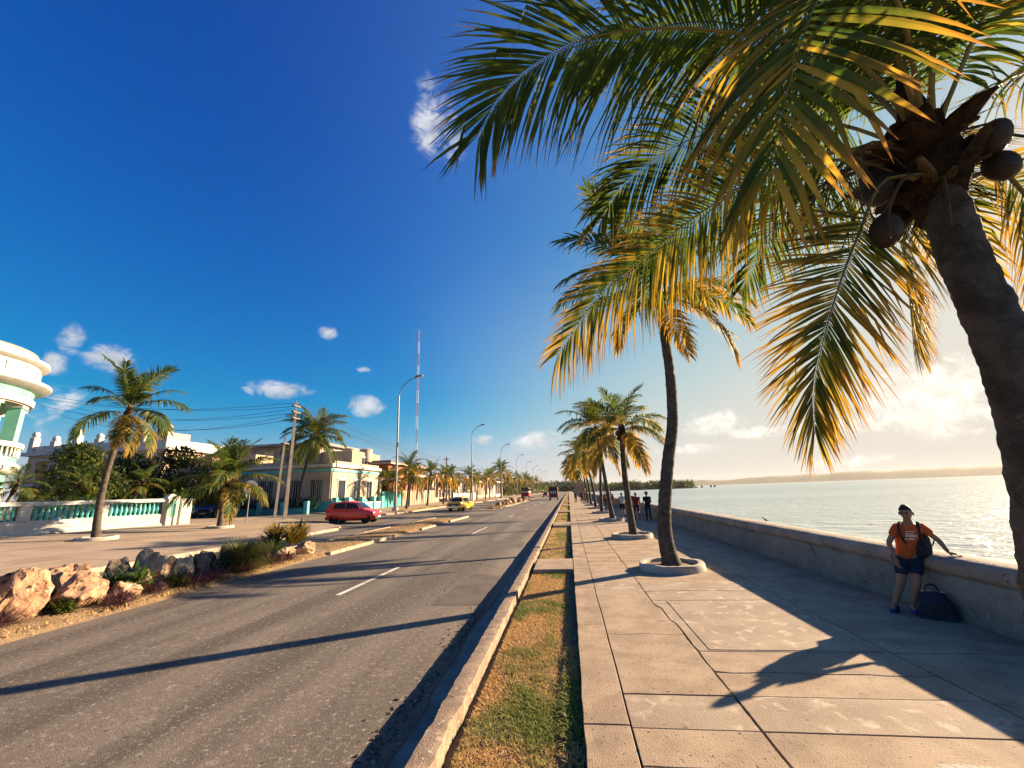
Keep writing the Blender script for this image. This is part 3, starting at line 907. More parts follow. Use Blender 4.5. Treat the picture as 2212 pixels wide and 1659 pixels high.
def palm(label, pts, r0, r1, L, fronds, group, nuts=0, seed=0, fine=True, dead=0):
    base = V(pts[0])
    loc = [V(q) - base for q in pts]
    root = thing('palm_tree', label, 'palm tree', base, 0, group)
    trunk_mesh(loc, r0, r1, 12 if fine else 8, 1.45, .11, seed, fine).build('trunk', trunk_m, root, 60)
    top = loc[-1]; dv = (loc[-1] - loc[-2]).normalized()
    rn = random.Random(seed + 50)
    # fibrous heart of the crown
    MB().tube([top - dv * .35, top - dv * .12, top + dv * .1, top + dv * .38, top + dv * .7], [r1 * 1.1, r1 * 1.75, r1 * 1.6, r1 * .8, r1 * .25], 9).build('crown_fibre', fibre_m, root, 60)
    for (kind, az, s_, ag) in fronds:
        z = {'up': .30, 'rise': .22, 'mid': .12, 'out': .03, 'low': -.06, 'hang': -.14}[kind]
        a = R(az)
        add_frond(root, kind, rn.randrange(2), top + dv * z + V((math.cos(a), math.sin(a), 0)) * r1 * .7, a, L * s_, ag, rn.uniform(-.25, .25))
    for i in range(nuts):
        a = rn.uniform(0, 6.28)
        o = inst('coconut', nut_me if rn.random() < .5 else nutg_me, root, top + V((math.cos(a) * .24, math.sin(a) * .24, rn.uniform(-.38, -.06))), (rn.uniform(-.5, .5), rn.uniform(-.5, .5), a), rn.uniform(.75, 1.05))
    return root


def crown(n, seed, kinds=None, amin=0.0, yellow=.35, spread=1.0):
    """fronds spread round the crown by the golden angle, the old ones low"""
    rn = random.Random(seed); out = []
    seq = []
    for i in range(n):
        u = i / max(1, n - 1)
        k = 'up' if u < .14 else 'rise' if u < .36 else 'mid' if u < .62 else 'out' if u < .82 else 'low'
        if kinds == 'young' and k == 'low': k = 'out'
        az = (i * 137.5 + seed * 31) % 360 + rn.uniform(-14, 14)
        out.append((k, az, rn.uniform(.85, 1.1) * (.8 if k == 'up' else 1), max(amin, u * yellow * 2.0 + rn.uniform(-.15, .2) - .1)))
    return out


def ring(label, c, r, h, group):
    """round concrete kerb about the foot of a palm, with earth in it"""
    root = thing('planter_ring', label, 'planter', c, 0, group)
    mb = MB().lathe([(r - .16, -.02), (r - .16, h - .02), (r - .14, h), (r - .07, h), (r - .015, h), (r, h - .02), (r + .01, h * .5), (r + .02, -.05)], 56)
    for i in range(len(mb.v)):
        x, y, z = mb.v[i]; q = .018 * noise.noise(V((x * 3 + c[0], y * 3 + c[1], z * 4)))
        q2 = .03 * max(0, noise.noise(V((x * 6 + c[0], y * 6, z * 5 + c[1]))) - .15) if z > .05 else 0
        mb.v[i] = (x * (1 - q2) + q, y * (1 - q2) + q, z + (q if z > .02 else 0) - q2)
    mb.build('kerb_ring', mat('ring_cement', (.46, .41, .34), (.33, .28, .225), 2.2, .9, .6, 25, .2, stain=((.18, .15, .12), 4, .6, .8)), root, 45)
    m2 = MB().lathe([(0.0, h - .07), (r * .5, h - .075), (r - .15, h - .085)], 20); m2.build('earth', soil_m, root, 60)
    return root


# ---- the row along the pavement
G = 'coconut palms in a row along the sea wall'
P2 = [(2.52, 12.02, .02), (2.44, 12.01, .7), (2.50, 12.0, 1.5), (2.74, 12.0, 2.7), (2.98, 12.0, 3.7), (3.07, 12.0, 4.6), (3.10, 12.0, 5.4), (3.08, 12.0, 6.5), (3.05, 12.0, 7.6)]
palm('tall curved coconut palm in the nearest full planter ring', P2, .20, .115, 3.5,
     [('up', 100, 1.05, .0), ('up', 215, 1.1, .0), ('up', 165, 1.05, .0), ('rise', 190, 1.0, .0), ('rise', 10, .8, .1), ('mid', 165, 1.0, .0), ('mid', 200, .95, .1), ('out', 180, .9, .15), ('mid', 40, .85, .2), ('out', 5, .85, .35), ('out', 330, .8, .4), ('low', 215, .75, .5), ('low', 345, .85, .5), ('hang', 265, .65, .9), ('rise', 270, .8, .05), ('mid', 285, .85, .2)], G, 5, 2)
ring('whitish round concrete ring about the nearest curved palm', (2.50, 12.0, 0), .80, .17, 'round concrete planter rings')
P3 = [(2.62, 19.3, .02), (2.56, 19.3, 1.2), (2.50, 19.3, 2.6), (2.52, 19.3, 3.7), (2.56, 19.3, 4.55)]
palm('second palm of the seaside row, broad yellow-tipped crown', P3, .15, .105, 2.35, crown(20, 3, amin=.05, yellow=.30), G, 4, 3)
ring('concrete ring at the foot of the second seaside palm', (2.55, 19.3, 0), .85, .17, 'round concrete planter rings')
P4 = [(2.75, 29.3, .02), (2.55, 29.3, 2.0), (2.35, 29.3, 4.0), (2.15, 29.3, 5.9)]
palm('third palm of the seaside row, leaning towards the road', P4, .15, .10, 3.1, crown(19, 4, amin=.0, yellow=.27), G, 4, 4)
ring('concrete ring at the foot of the third seaside palm', (2.7, 29.3, 0), .85, .17, 'round concrete planter rings')
SEQ = [(2.75, 38.5, 5.2, .3, 2.6), (2.8, 47.5, 5.8, -.9, 2.8), (2.8, 57, 6.4, -1.0, 3.0), (2.8, 66, 5.2, -.6, 2.8), (2.8, 76, 6.6, -1.6, 3.0), (2.8, 87, 6.2, -1.5, 3.0), (2.8, 98, 6.8, -1.7, 3.2), (2.8, 112, 7, -1.5, 3.2), (2.8, 128, 7, -2, 3.2), (2.8, 146, 7, -2, 3.4), (2.8, 168, 7.5, -2, 3.4)]
for i, (x, y, h, ln, L) in enumerate(SEQ):
    palm('%s palm of the seaside row counted from the camera' % ORD[i + 4], [(x, y, .02), (x + ln * .15, y, h * .35), (x + ln * .55, y, h * .7), (x + ln, y, h)], .15, .10, L, crown(15, 20 + i, amin=.0, yellow=.30), G, 0, 20 + i, fine=False)
    if i < 6: ring('%s concrete planter ring of the seaside row' % ORD[i + 4], (x, y, 0), .85, .17, 'round concrete planter rings')

# ---- the near palm whose crown fills the upper right
NP = [(2.58, 2.98, -.02), (2.60, 2.93, .7), (2.63, 2.86, 1.4), (2.64, 2.74, 2.2), (2.655, 2.74, 2.8), (2.70, 2.84, 3.35), (2.77, 2.93, 3.95), (2.80, 2.96, 4.3)]
base = V(NP[0])
near = thing('palm_tree', 'close coconut palm with dark trunk, its fronds filling the upper right', 'palm tree', base, 0, G)
trunk_mesh([V(q) - base for q in NP], .155, .118, 28, 1.4, .075, 9).build('trunk', trunk_m, near, 60)
top = V(NP[-1]) - base
hb = MB()
hb.tube([top + V((-.05, 0, -.48)), top + V((-.03, 0, -.3)), top + V((0, 0, -.12)), top + V((.0, 0, .1)), top + V((0, 0, .35)), top + V((0, 0, .8))], [.125, .16, .21, .19, .12, .03], 14)
for i in range(len(hb.v)):
    x, y, z = hb.v[i]; q = .03 * noise.noise(V((x * 6, y * 6, z * 6))); hb.v[i] = (x + q, y + q, z)
hb.build('crown_fibre', fibre_m, near, 60)
# strips of torn fibre and old frond stubs round the heart
rn = random.Random(5)
for i in range(16):
    a = rn.uniform(0, 6.28); z0 = rn.uniform(-.3, .15)
    d = V((math.cos(a), math.sin(a), rn.uniform(.2, .9))).normalized(); q0 = top + V((math.cos(a) * .13, math.sin(a) * .13, z0))
    L = rn.uniform(.12, .4)
    MB().tube([q0, q0 + d * L * .6, q0 + d * L + V((0, 0, -.03))], [.045, .03, .018], 6, flat=.5).build('frond_stub', fibre_m if i % 2 else stalk_m, near, 60)
for i in range(26):                          # old leaf sheaths that clasp the heart
    a = rn.uniform(0, 6.28); z0_ = rn.uniform(-.30, .12)
    d = V((math.cos(a) * .75, math.sin(a) * .75, rn.uniform(.25, 1.0))).normalized(); q0 = top + V((math.cos(a) * .12 - .05, math.sin(a) * .12, z0_)); L = rn.uniform(.22, .40)
    sh_ = MB().tube([q0, q0 + d * L * .35, q0 + d * L * .75, q0 + d * L + V((0, 0, -.04))], [.07, .10, .07, .02], 8, flat=.3)
    for j in range(len(sh_.v)):
        x, y, z = sh_.v[j]; q = .02 * noise.noise(V((x * 9, y * 9, z * 9))); sh_.v[j] = (x + q, y - q, z + q)
    sh_.build('leaf_sheath', fibre_m, near, 60)
for i in range(2):
    a = rn.uniform(2.2, 3.4); inst('coconut', nut_me, near, top + V((math.cos(a) * rn.uniform(.24, .36), math.sin(a) * rn.uniform(.1, .3), rn.uniform(-.38, .05))), (rn.uniform(-.6, .6), rn.uniform(-.6, .6), a), rn.uniform(.75, 1.0))
fb = MB()
for i in range(420):                         # hair of loose fibre
    a = rn.uniform(0, 6.28); z0_ = rn.uniform(-.42, .25); r_ = .15 + .07 * rn.random()
    q0 = top + V((math.cos(a) * r_, math.sin(a) * r_, z0_)); d = V((math.cos(a) * .6, math.sin(a) * .6, rn.uniform(-1, .5))).normalized(); L = rn.uniform(.08, .32)
    s_ = d.cross(V((0, 0, 1))).normalized() * rn.uniform(.002, .010)
    fb.add([q0 - s_, q0 + s_, q0 + d * L + V((0, 0, -.12 * L))], [(0, 1, 2)])
o = fb.build('loose_fibre', fibre_m, near); o['kind'] = 'stuff'
rh = random.Random(21)


def hero(pts, up, npair, Lmax, wmax, hang, ag, each=False, **kw):
    loc = [V(q) - base for q in pts]
    rm, lm = frond_meshes(loc, up, npair, Lmax, wmax, hang, rh, each=each, **kw)
    fo = rm.build('frond', rachis_m, near, 60)
    if each:
        for m_ in lm:
            o = m_.build('leaflet', leaf_m, fo); o['age'] = ag
    else:
        o = lm.build('leaflets', leaf_m, fo); o['kind'] = 'stuff'; o['age'] = ag
    return fo


# great arching frond across the top of the view
hero([(2.80, 2.94, 4.42), (2.26, 2.64, 4.97), (1.58, 2.47, 5.10), (0.92, 2.33, 5.14), (0.36, 2.23, 5.04), (-0.04, 2.19, 4.82), (-0.28, 2.18, 4.58), (-0.44, 2.21, 4.32)],
     lambda s: V((.12, .62, .72)).normalized(), 150, 1.0, .0125, .75, .06, start=.16, vee=.12, seg=4, a0=80, a1=20, clump=.09, r0=.022, hang_s=lambda s, sd: .95 if sd > 0 else .40)
# young frond that hangs towards the viewer: broad single leaflets
hero([(2.80, 2.94, 4.45), (2.45, 2.45, 5.02), (1.90, 1.95, 4.86), (1.42, 1.70, 4.40), (1.23, 1.64, 4.08), (1.12, 1.64, 3.82), (1.04, 1.68, 3.58), (1.0, 1.73, 3.40)],
     lambda s: V((-.45, -.75, .35)).normalized(), 50, 1.02, .0185, .55, .38, True, start=.28, vee=.10, seg=6, a0=116, a1=30, r0=.020, hang_s=lambda s, sd: 1.1 if sd > 0 else .38)
# frond that droops across the second palm, yellow underneath
hero([(2.75, 2.95, 4.32), (2.25, 2.90, 4.44), (1.62, 2.85, 4.28), (1.06, 2.85, 3.98), (0.66, 2.88, 3.69), (0.30, 2.90, 3.42), (-0.02, 2.96, 3.02)],
     lambda s: V((.15, .80, .58)).normalized(), 92, .80, .0115, .95, .43, True, start=.22, vee=.15, seg=4, a0=80, a1=22, r0=.023, hang_s=lambda s, sd: 1.3 if sd > 0 else .35, lens=(.62, 1.0))
# frond behind it
hero([(2.74, 2.95, 4.40), (2.40, 3.20, 4.98), (1.85, 3.35, 5.22), (1.25, 3.42, 5.16), (0.72, 3.50, 4.86), (.45, 3.55, 4.5)], lambda s: V((.1, .7, .7)).normalized(), 104, .85, .012, .95, .2, start=.2, clump=.1)
# frond hanging low before the bay, lit from behind
hero([(2.70, 2.90, 4.12), (2.40, 2.88, 4.13), (2.16, 2.90, 3.74), (1.96, 2.92, 3.36), (1.80, 2.94, 3.0), (1.70, 3.0, 2.66), (1.69, 3.08, 2.36)],
     lambda s: V((.25, -.93, .30)).normalized(), 116, .70, .0105, .22, .42, start=.26, vee=.10, a0=82, a1=16, r0=.019, gaps=.04, clump=.12)
# pale one behind the trunk
hero([(2.82, 3.0, 4.15), (2.98, 3.36, 4.26), (3.14, 3.75, 4.12), (3.30, 4.05, 3.75), (3.42, 4.30, 3.25)], lambda s: V((.35, -.85, .4)).normalized(), 88, .80, .011, .35, .42, start=.18, a0=74, a1=20, gaps=.08)
# those to the right of the trunk
hero([(2.92, 2.98, 4.28), (3.25, 3.05, 4.36), (3.52, 3.12, 3.95), (3.62, 3.18, 3.35), (3.60, 3.26, 2.75)], lambda s: V((-.2, -.9, .35)).normalized(), 96, .70, .011, .45, .5, start=.2, a0=78, a1=22, gaps=.06)
hero([(2.92, 2.95, 4.38), (3.35, 2.9, 4.85), (3.95, 2.85, 4.98), (4.6, 2.8, 4.75), (5.0, 2.8, 4.3)], lambda s: V((0, -.3, 1)).normalized(), 96, .80, .012, .9, .3, start=.2)
hero([(2.88, 3.05, 4.38), (3.2, 3.5, 4.85), (3.7, 4.0, 4.95), (4.25, 4.45, 4.6), (4.6, 4.75, 4.1)], lambda s: V((0, -.2, 1)).normalized(), 96, .80, .012, .9, .35, start=.2)
# overhead ones
hero([(2.78, 2.90, 4.50), (2.35, 2.50, 5.35), (1.70, 2.15, 5.85), (.95, 1.85, 5.90), (.35, 1.6, 5.6)], lambda s: V((.1, .5, .85)).normalized(), 112, .95, .0135, .85, .15, start=.15, clump=.08)
hero([(2.80, 2.98, 4.55), (2.45, 3.05, 5.45), (1.85, 3.10, 6.05), (1.15, 3.10, 6.2), (.45, 3.1, 5.9)], lambda s: V((.1, .6, .8)).normalized(), 112, .95, .0135, .85, .1, start=.15)
hero([(2.82, 2.90, 4.55), (2.65, 2.35, 5.30), (2.45, 1.75, 5.62), (2.25, 1.10, 5.52), (2.1, .6, 5.2)], lambda s: V((.3, 0, 1)).normalized(), 104, .9, .0135, .8, .15, start=.15, clump=.1)
hero([(2.85, 2.90, 4.52), (3.05, 2.40, 5.2), (3.25, 1.85, 5.45), (3.45, 1.3, 5.25)], lambda s: V((0, .2, 1)).normalized(), 100, .9, .0135, .8, .2, start=.15)
hero([(2.84, 2.98, 4.6), (2.95, 3.05, 5.4), (3.15, 3.15, 6.1), (3.5, 3.3, 6.6)], lambda s: V((-.5, -.5, .6)).normalized(), 96, .8, .0135, .5, .0, start=.15)
hero([(2.82, 3.02, 4.6), (2.70, 3.2, 5.4), (2.5, 3.5, 6.1), (2.2, 3.9, 6.5)], lambda s: V((0, -.8, .6)).normalized(), 96, .8, .0135, .5, .0, start=.15)
# dark ones behind the heart, and dry stalks of old flower heads
for i in range(7):
    a = rh.uniform(1.6, 5.0); q0 = top + V((math.cos(a) * .15, math.sin(a) * .15, .05)); pts_ = [q0]; d = V((math.cos(a), math.sin(a), .7)).normalized()
    for j in range(7): d = (d + V((0, 0, -.28))).normalized(); pts_.append(pts_[-1] + d * .13)
    fs_ = MB().tube(pts_, [.016, .014, .012, .010, .009, .008, .006, .004], 6)
    for j in range(14):
        b0 = pts_[3 + j % 5]; dd_ = V((rh.gauss(0, .6), rh.gauss(0, .6), rh.uniform(-1, .2))).normalized(); fs_.tube([b0, b0 + dd_ * .14, b0 + dd_ * .26 + V((0, 0, -.06))], [.005, .004, .002], 4)
    fs_.build('flower_stalk', stalk_m, near, 60)
hero([(2.76, 3.02, 4.35), (2.35, 3.5, 4.85), (1.85, 4.1, 5.0), (1.4, 4.7, 4.75), (1.1, 5.1, 4.3)], lambda s: V((.2, .6, .75)).normalized(), 92, .85, .012, .9, .1, start=.16, clump=.1)
hero([(2.80, 3.05, 4.35), (2.66, 3.7, 4.80), (2.5, 4.5, 4.85), (2.35, 5.2, 4.45)], lambda s: V((.5, .5, .75)).normalized(), 88, .85, .012, .95, .1, start=.16, clump=.1)
# coconuts on their stalks
for (p_, s_, rx, me_) in (((3.06, 2.78, 4.30), 1.0, .5, nut_me), ((3.13, 2.86, 4.13), .98, -.3, nut_me), ((2.28, 2.83, 3.70), 1.0, .1, nut_me),
                          ((2.66, 3.2, 4.0), 1, 0, nut_me), ((2.95, 3.2, 4.05), 1, .3, nut_me)):
    inst('coconut', me_, near, V(p_) - base, (rx, rx * .5, 0), s_ * .86)
    q = V(p_) - base + V((0, 0, .12)); MB().tube([top + V((0, 0, .02)), (top + q) / 2 + V((0, 0, .1)), q], [.015, .011, .008], 6).build('fruit_stalk', stalk_m, near, 60)
for (pts) in ([(2.66, 2.82, 4.1), (2.40, 2.72, 4.02), (2.22, 2.68, 3.78), (2.16, 2.67, 3.55)], [(2.9, 2.84, 4.2), (3.1, 2.76, 4.3), (3.35, 2.72, 4.1), (3.45, 2.72, 3.8)], [(2.7, 2.8, 4.05), (2.55, 2.66, 3.8), (2.46, 2.6, 3.55)]):
    MB().tube([V(q) - base for q in catmull(pts, 14)], [.013 - .0006 * i for i in range(14)], 6).build('fruit_stalk', stalk_m, near, 60)
ring('concrete planter ring under the close dark-trunked palm', (2.6, 2.95, 0), .8, .17, 'round concrete planter rings')
# ================================================================== MEDIAN ROCKS AND PLANTS
rock_ms = [mat('rock_tan', (.42, .25, .15), (.20, .105, .06), 3.6, .9, 2.2, 9, .15, coord='obj', detail=9, stain=((.58, .44, .31), 4.4, .58, .68), speck=((.05, .03, .022), 7, .60, .69)),
           mat('rock_pale', (.50, .36, .24), (.30, .17, .095), 4.0, .9, 2.2, 10, .15, coord='obj', detail=9, stain=((.10, .06, .042), 6, .57, .69)),
           mat('rock_grey', (.19, .145, .11), (.085, .065, .052), 4.0, .92, 2.2, 10, .15, coord='obj', stain=((.36, .29, .22), 4, .6, .75))]


def rock_mesh(w_, d_, h_, seed, m, sub=3):
    rn = random.Random(seed)
    bm = bmesh.new()
    bmesh.ops.create_icosphere(bm, subdivisions=sub, radius=1.0)
    cuts = []
    for i in range(14):
        n_ = V((rn.gauss(0, 1), rn.gauss(0, 1), rn.gauss(0, .8))).normalized(); cuts.append((n_, rn.uniform(.58, .88)))
    off = V((seed * 3.7, seed * 1.3, 0))
    for v in bm.verts:
        p_ = v.co.copy()
        for n_, k in cuts:
            q = p_.dot(n_)
            if q > k: p_ -= n_ * (q - k) * .92
        p_ += v.co * (.12 * noise.noise(p_ * 1.7 + off) + .09 * noise.noise(p_ * 4.0 + off) - .10 * max(0, .25 - abs(noise.noise(p_ * 3.1 + off * 2))) + .05 * noise.noise(p_ * 9 + off) + .03 * noise.noise(p_ * 19 + off))
        v.co = V((p_.x * w_ / 1.7, p_.y * d_ / 1.7, p_.z * h_ / 1.6))
    me = bpy.data.meshes.new('rock'); bm.to_mesh(me); bm.free()
    me.materials.append(m)
    me.polygons.foreach_set('use_smooth', [True] * len(me.polygons)); me.set_sharp_from_angle(angle=R(28))
    return me


ROCKS = [(-9.95, 7.0, .95, .8, 1.10, 0, 'big upright tan boulder at the near end of the median rocks'), (-9.75, 7.85, 1.15, .85, .86, 0, 'broad rust-stained boulder next to the upright tan boulder'),
         (-10.75, 8.35, .95, .9, .98, 0, 'rounded boulder standing behind the two nearest ones'), (-9.62, 8.65, .82, .6, .48, 1, 'low flat-topped stone beside the bright leafy plant'),
         (-10.35, 9.6, .62, .55, .55, 1, 'small pale stone just behind the bright leafy plant'), (-10.3, 10.05, .85, .7, 1.0, 1, 'tall sunlit pale rock in the middle of the median heap'),
         (-9.95, 10.3, .62, .55, .88, 1, 'square pale block leaning on the tall sunlit rock'), (-10.9, 10.2, .6, .5, .95, 1, 'small pointed rock on top of the middle heap'),
         (-10.85, 9.5, .7, .6, .82, 2, 'dark flat rock behind the leafy plant'), (-9.85, 10.75, .5, .5, .72, 2, 'dark pitted stone right of the square pale block'),
         (-9.75, 11.15, .5, .5, .45, 2, 'dark pitted stone under the flat slab'), (-9.95, 11.35, .85, .45, .30, 1, 'flat tan slab lying on the dark stones'), (-10.5, 11.5, .8, .6, .72, 2, 'grey stone behind the flat tan slab'),
         (-10.35, 12.3, .7, .6, .85, 2, 'grey rock just left of the feathery bush'), (-9.55, 9.4, .35, .3, .25, 1, 'little pale stone at the edge of the asphalt by the low stone'), (-10.3, 13.1, .95, .35, .7, 2, 'leaning grey slab right of the feathery bush'),
         (-9.6, 13.4, .6, .5, .45, 2, 'small dark stone among purple plants right of the bush'), (-9.7, 14.1, .75, .6, .52, 1, 'pale stone at the foot of the spiky plants'), (-9.62, 14.95, .8, .65, .62, 1, 'last pale rock at the far end of the near heap'),
         (-10.5, 14.6, .6, .6, .6, 2, 'dark rock hidden between the spiky plants'), (-10.9, 13.9, .7, .6, .7, 2, 'grey rock at the back of the heap before the spiky plants'), (-10.0, 6.2, .9, .8, .8, 0, 'tan boulder cut by the left edge of the picture')]
for i, (x, y, w_, d_, h_, mi, lb) in enumerate(ROCKS):
    o = inst('rock', rock_mesh(w_ * .82, d_ * .85, h_ * .82, i + 3, rock_ms[mi], 4), None, (x, y, zr(x) + .06 + h_ * .33), (0, 0, random.uniform(0, 6)))
    tag(o, lb, 'rock', 'rocks on the median')
rn = random.Random(77)
PLACE = ['nearest', 'second', 'third', 'fourth', 'fifth', 'sixth', 'seventh', 'eighth', 'ninth', 'tenth', 'eleventh', 'twelfth', 'thirteenth', 'fourteenth', 'fifteenth', 'sixteenth', 'seventeenth', 'eighteenth']
for i in range(18):
    y = 62 + i * 2.1 + rn.uniform(-.5, .5); x = -10 + rn.uniform(-.6, .6)
    s_ = rn.uniform(.8, 1.4)
    o = inst('rock', rock_mesh(s_, s_ * .8, s_ * rn.uniform(.5, .8), 60 + i, rock_ms[i % 2], 2), None, (x, y, zr(x) + .1 + .25 * s_), (0, 0, rn.uniform(0, 6)))
    tag(o, '%s pale rock of the far median heap beyond the yellow car' % PLACE[i], 'rock', 'rocks of the far median heap')

plant_ms = {}


def plant_mat(name, c1, c2, tr_=.35):
    m = bpy.data.materials.new(name); m.use_nodes = True
    t = NT(m.node_tree); p = m.node_tree.nodes['Principled BSDF']
    lc = t.n('ShaderNodeAttribute', attribute_name='lc').outputs['Color']
    sp = t.n('ShaderNodeSeparateColor'); t.put(sp.inputs[0], lc)
    col = t.mix(sp.outputs[1], c1, c2)
    t.put(p.inputs['Base Color'], col); p.inputs['Roughness'].default_value = .5; p.inputs['Specular IOR Level'].default_value = .3
    b_ = t.n('ShaderNodeBsdfTranslucent'); t.put(b_.inputs[0], t.mix(1.0, col, (1.3, 1.2, .8), 'MULTIPLY'))
    mx_ = t.n('ShaderNodeMixShader'); mx_.inputs[0].default_value = tr_
    t.put(mx_.inputs[1], p.outputs[0]); t.put(mx_.inputs[2], b_.outputs[0])
    t.put(m.node_tree.nodes['Material Output'].inputs[0], mx_.outputs[0])
    plant_ms[name] = m
    return m


pm_green = plant_mat('leaf_green', (.04, .10, .015), (.10, .17, .03))
pm_dark = plant_mat('leaf_dark', (.016, .036, .010), (.05, .075, .018), .25)
pm_mid = plant_mat('leaf_mid', (.03, .06, .012), (.11, .12, .025), .3)
pm_purple = plant_mat('leaf_purple', (.06, .028, .04), (.13, .055, .06), .25)
pm_olive = plant_mat('leaf_olive', (.05, .065, .018), (.14, .13, .03), .3)
pm_croton = plant_mat('leaf_croton', (.07, .10, .02), (.26, .16, .03), .3)
bark_m = mat('bark', (.16, .12, .085), (.09, .065, .045), 6, .9, .8, 25, .15, coord='obj')


def blade(mb, p0, d, L, w_, bend, rnd, seg=3):
    """narrow leaf that leaves p0 along d and bends down"""
    d = V(d).normalized(); s_ = d.cross(V((0, 0, 1)))
    s_ = s_.normalized() if s_.length > .05 else V((1, 0, 0))
    o = len(mb.v); q = V(p0); pr = (.6, 1.0, .7, 0) if seg == 3 else (.7, 1, 0)
    for i in range(seg + 1):
        if i == seg: mb.v.append(tuple(q)); mb.c.append((1, rnd, 0, 1))
        else:
            mb.v.append(tuple(q - s_ * w_ * pr[i])); mb.v.append(tuple(q + s_ * w_ * pr[i])); mb.c += [(i / seg, rnd, 0, 1)] * 2
        d = (d + V((0, 0, -bend / seg))).normalized(); q = q + d * (L / seg)
    for i in range(seg - 1): mb.f.append((o + 2 * i, o + 2 * i + 1, o + 2 * i + 3, o + 2 * i + 2))
    mb.f.append((o + 2 * seg - 2, o + 2 * seg - 1, o + 2 * seg))


def tuft(name, label, cat, loc, m, n, L, w_, spread, bend, seed, group=None, h0=0.0, rad=.15, stems=0):
    rn = random.Random(seed)
    root = thing(name, label, cat, loc, 0, group)
    mb = MB()
    for i in range(n):
        a = rn.uniform(0, 6.28); e = rn.uniform(.1, 1) ** .7 * spread
        d = V((math.cos(a) * math.sin(e), math.sin(a) * math.sin(e), math.cos(e)))
        q = V((math.cos(a), math.sin(a), 0)) * rn.uniform(0, rad) + V((0, 0, rn.uniform(0, h0)))
        blade(mb, q, d, L * rn.uniform(.6, 1.1), w_ * rn.uniform(.7, 1.2), bend * rn.uniform(.5, 1.3), rn.random())
    mb.build('foliage', m, root)
    if stems:
        st = MB()
        for i in range(stems):
            a = rn.uniform(0, 6.28); st.tube([(math.cos(a) * .04, math.sin(a) * .04, -.05), (math.cos(a) * rad * .6, math.sin(a) * rad * .6, h0)], [.02, .012], 5)
        st.build('stem', bark_m, root, 60)
    return root


def cloud_leaves(mb, c, rx, ry, rz, n, ls, rn, shell=.55):
    """leaf faces spread through an ellipsoid, denser near its surface, in clumps"""
    c = V(c)
    for i in range(n):
        d = V((rn.gauss(0, 1), rn.gauss(0, 1), rn.gauss(0, 1))).normalized()
        rr = shell + (1 - shell) * rn.random() ** .6
        rr *= 1 + .28 * noise.noise(d * 2.3 + c)
        q = c + V((d.x * rx, d.y * ry, d.z * rz)) * rr
        nd = (d + V((rn.gauss(0, .7), rn.gauss(0, .7), rn.gauss(0, .7) - .1))).normalized()
        blade(mb, q, nd, ls * rn.uniform(.7, 1.4), ls * .26 * rn.uniform(.7, 1.2), .6, rn.random(), 2)


z0 = lambda x: zr(x) + .1
tuft('leafy_plant', 'bright green leafy plant between the tan boulders', 'plant', (-9.75, 8.95, z0(-9.75)), pm_green, 190, .30, .035, 1.5, .5, 1, h0=.42, rad=.26, stems=4)
tuft('feathery_bush', 'dark green feathery bush between the rocks of the median', 'bush', (-9.72, 12.1, z0(-9.7)), pm_olive, 4200, .60, .006, 1.35, .9, 2, h0=.48, rad=.55, stems=6)
for i, (x, y, L, lb) in enumerate([(-10.1, 15.3, .62, 'tall spiky plant at the far end of the near rocks'), (-10.55, 14.6, .58, 'spiky plant left of the tallest spiky plant'), (-10.0, 14.75, .45, 'low spiky plant before the two taller ones')]):
    tuft('spiky_plant', lb, 'plant', (x, y, z0(x) + .35), pm_croton, 130, L, .045, 1.35, .25, 10 + i, 'spiky plants on the median', h0=.40, rad=.2, stems=3)
for i, (x, y, L, lb) in enumerate([(-9.35, 10.0, .30, 'dark purple plant at the kerb below the tall sunlit rock'), (-9.3, 10.6, .30, 'dark purple plant below the square pale block'), (-9.25, 11.7, .32, 'dark purple plant below the feathery bush'), (-9.4, 13.0, .34, 'dark purple plant right of the feathery bush'),
                                   (-9.4, 13.7, .3, 'dark purple plant beside the pale stone'), (-9.7, 6.55, .34, 'dark purple plant at the foot of the upright boulder'), (-9.45, 9.05, .24, 'small purple plant by the low flat stone'), (-9.2, 8.2, .2, 'small purple plant under the broad boulder')]):
    tuft('purple_plant', lb, 'plant', (x, y, z0(x) - .03), pm_purple, 420, L, .010, 1.45, .6, 30 + i, 'purple plants along the median kerb', h0=.18, rad=.30)
UND = [(-9.55, 7.45, .2, 0, 'green weed between the two nearest boulders'), (-10.1, 8.75, .35, 1, 'dark bush behind the leafy plant'), (-9.45, 9.7, .28, 0, 'dark weed right of the low flat stone'), (-10.15, 10.9, .42, 1, 'dark bush behind the square pale block'), (-9.6, 11.2, .3, 1, 'dark bush left of the feathery bush'), (-10.2, 12.9, .5, 1, 'dark leafy bush right of the feathery bush'), (-9.85, 13.6, .45, 0, 'leafy bush under the spiky plants'), (-10.4, 14.2, .5, 1, 'dark bush among the spiky plants'), (-10.2, 7.6, .3, 1, 'dark weed behind the broad boulder')]
for i, (x, y, L, k_, lb) in enumerate(UND):
    tuft('low_bush', lb, 'plant', (x, y, z0(x) - .03), (pm_mid, pm_dark)[k_], 260, L, .022, 1.4, .6, 130 + i, 'undergrowth among the median rocks', h0=L * .9, rad=L * .7)
gv = MB(); rg = random.Random(8)
for i in range(700):
    y = rg.uniform(5.2, 16.5); x = -9.0 - abs(rg.gauss(0, .28)); s_ = rg.uniform(.008, .035); gv.ball((x, y, zr(x) + .06 + (.03 if x < -9.2 else -.04)), s_, 5, 4, (1, rg.uniform(.7, 1.3), .7))
o = gv.build('median_rubble', rock_ms[1]); o['kind'] = 'stuff'; tag(o, 'loose rubble and stones along the edge of the median', 'rubble')
o = grass_mesh('median_grass', 2600, (-9.5, -9.05), (5.5, 16.0), .10, .012, lambda x, y: zr(x) + .06, 8, green_bias=-.4)
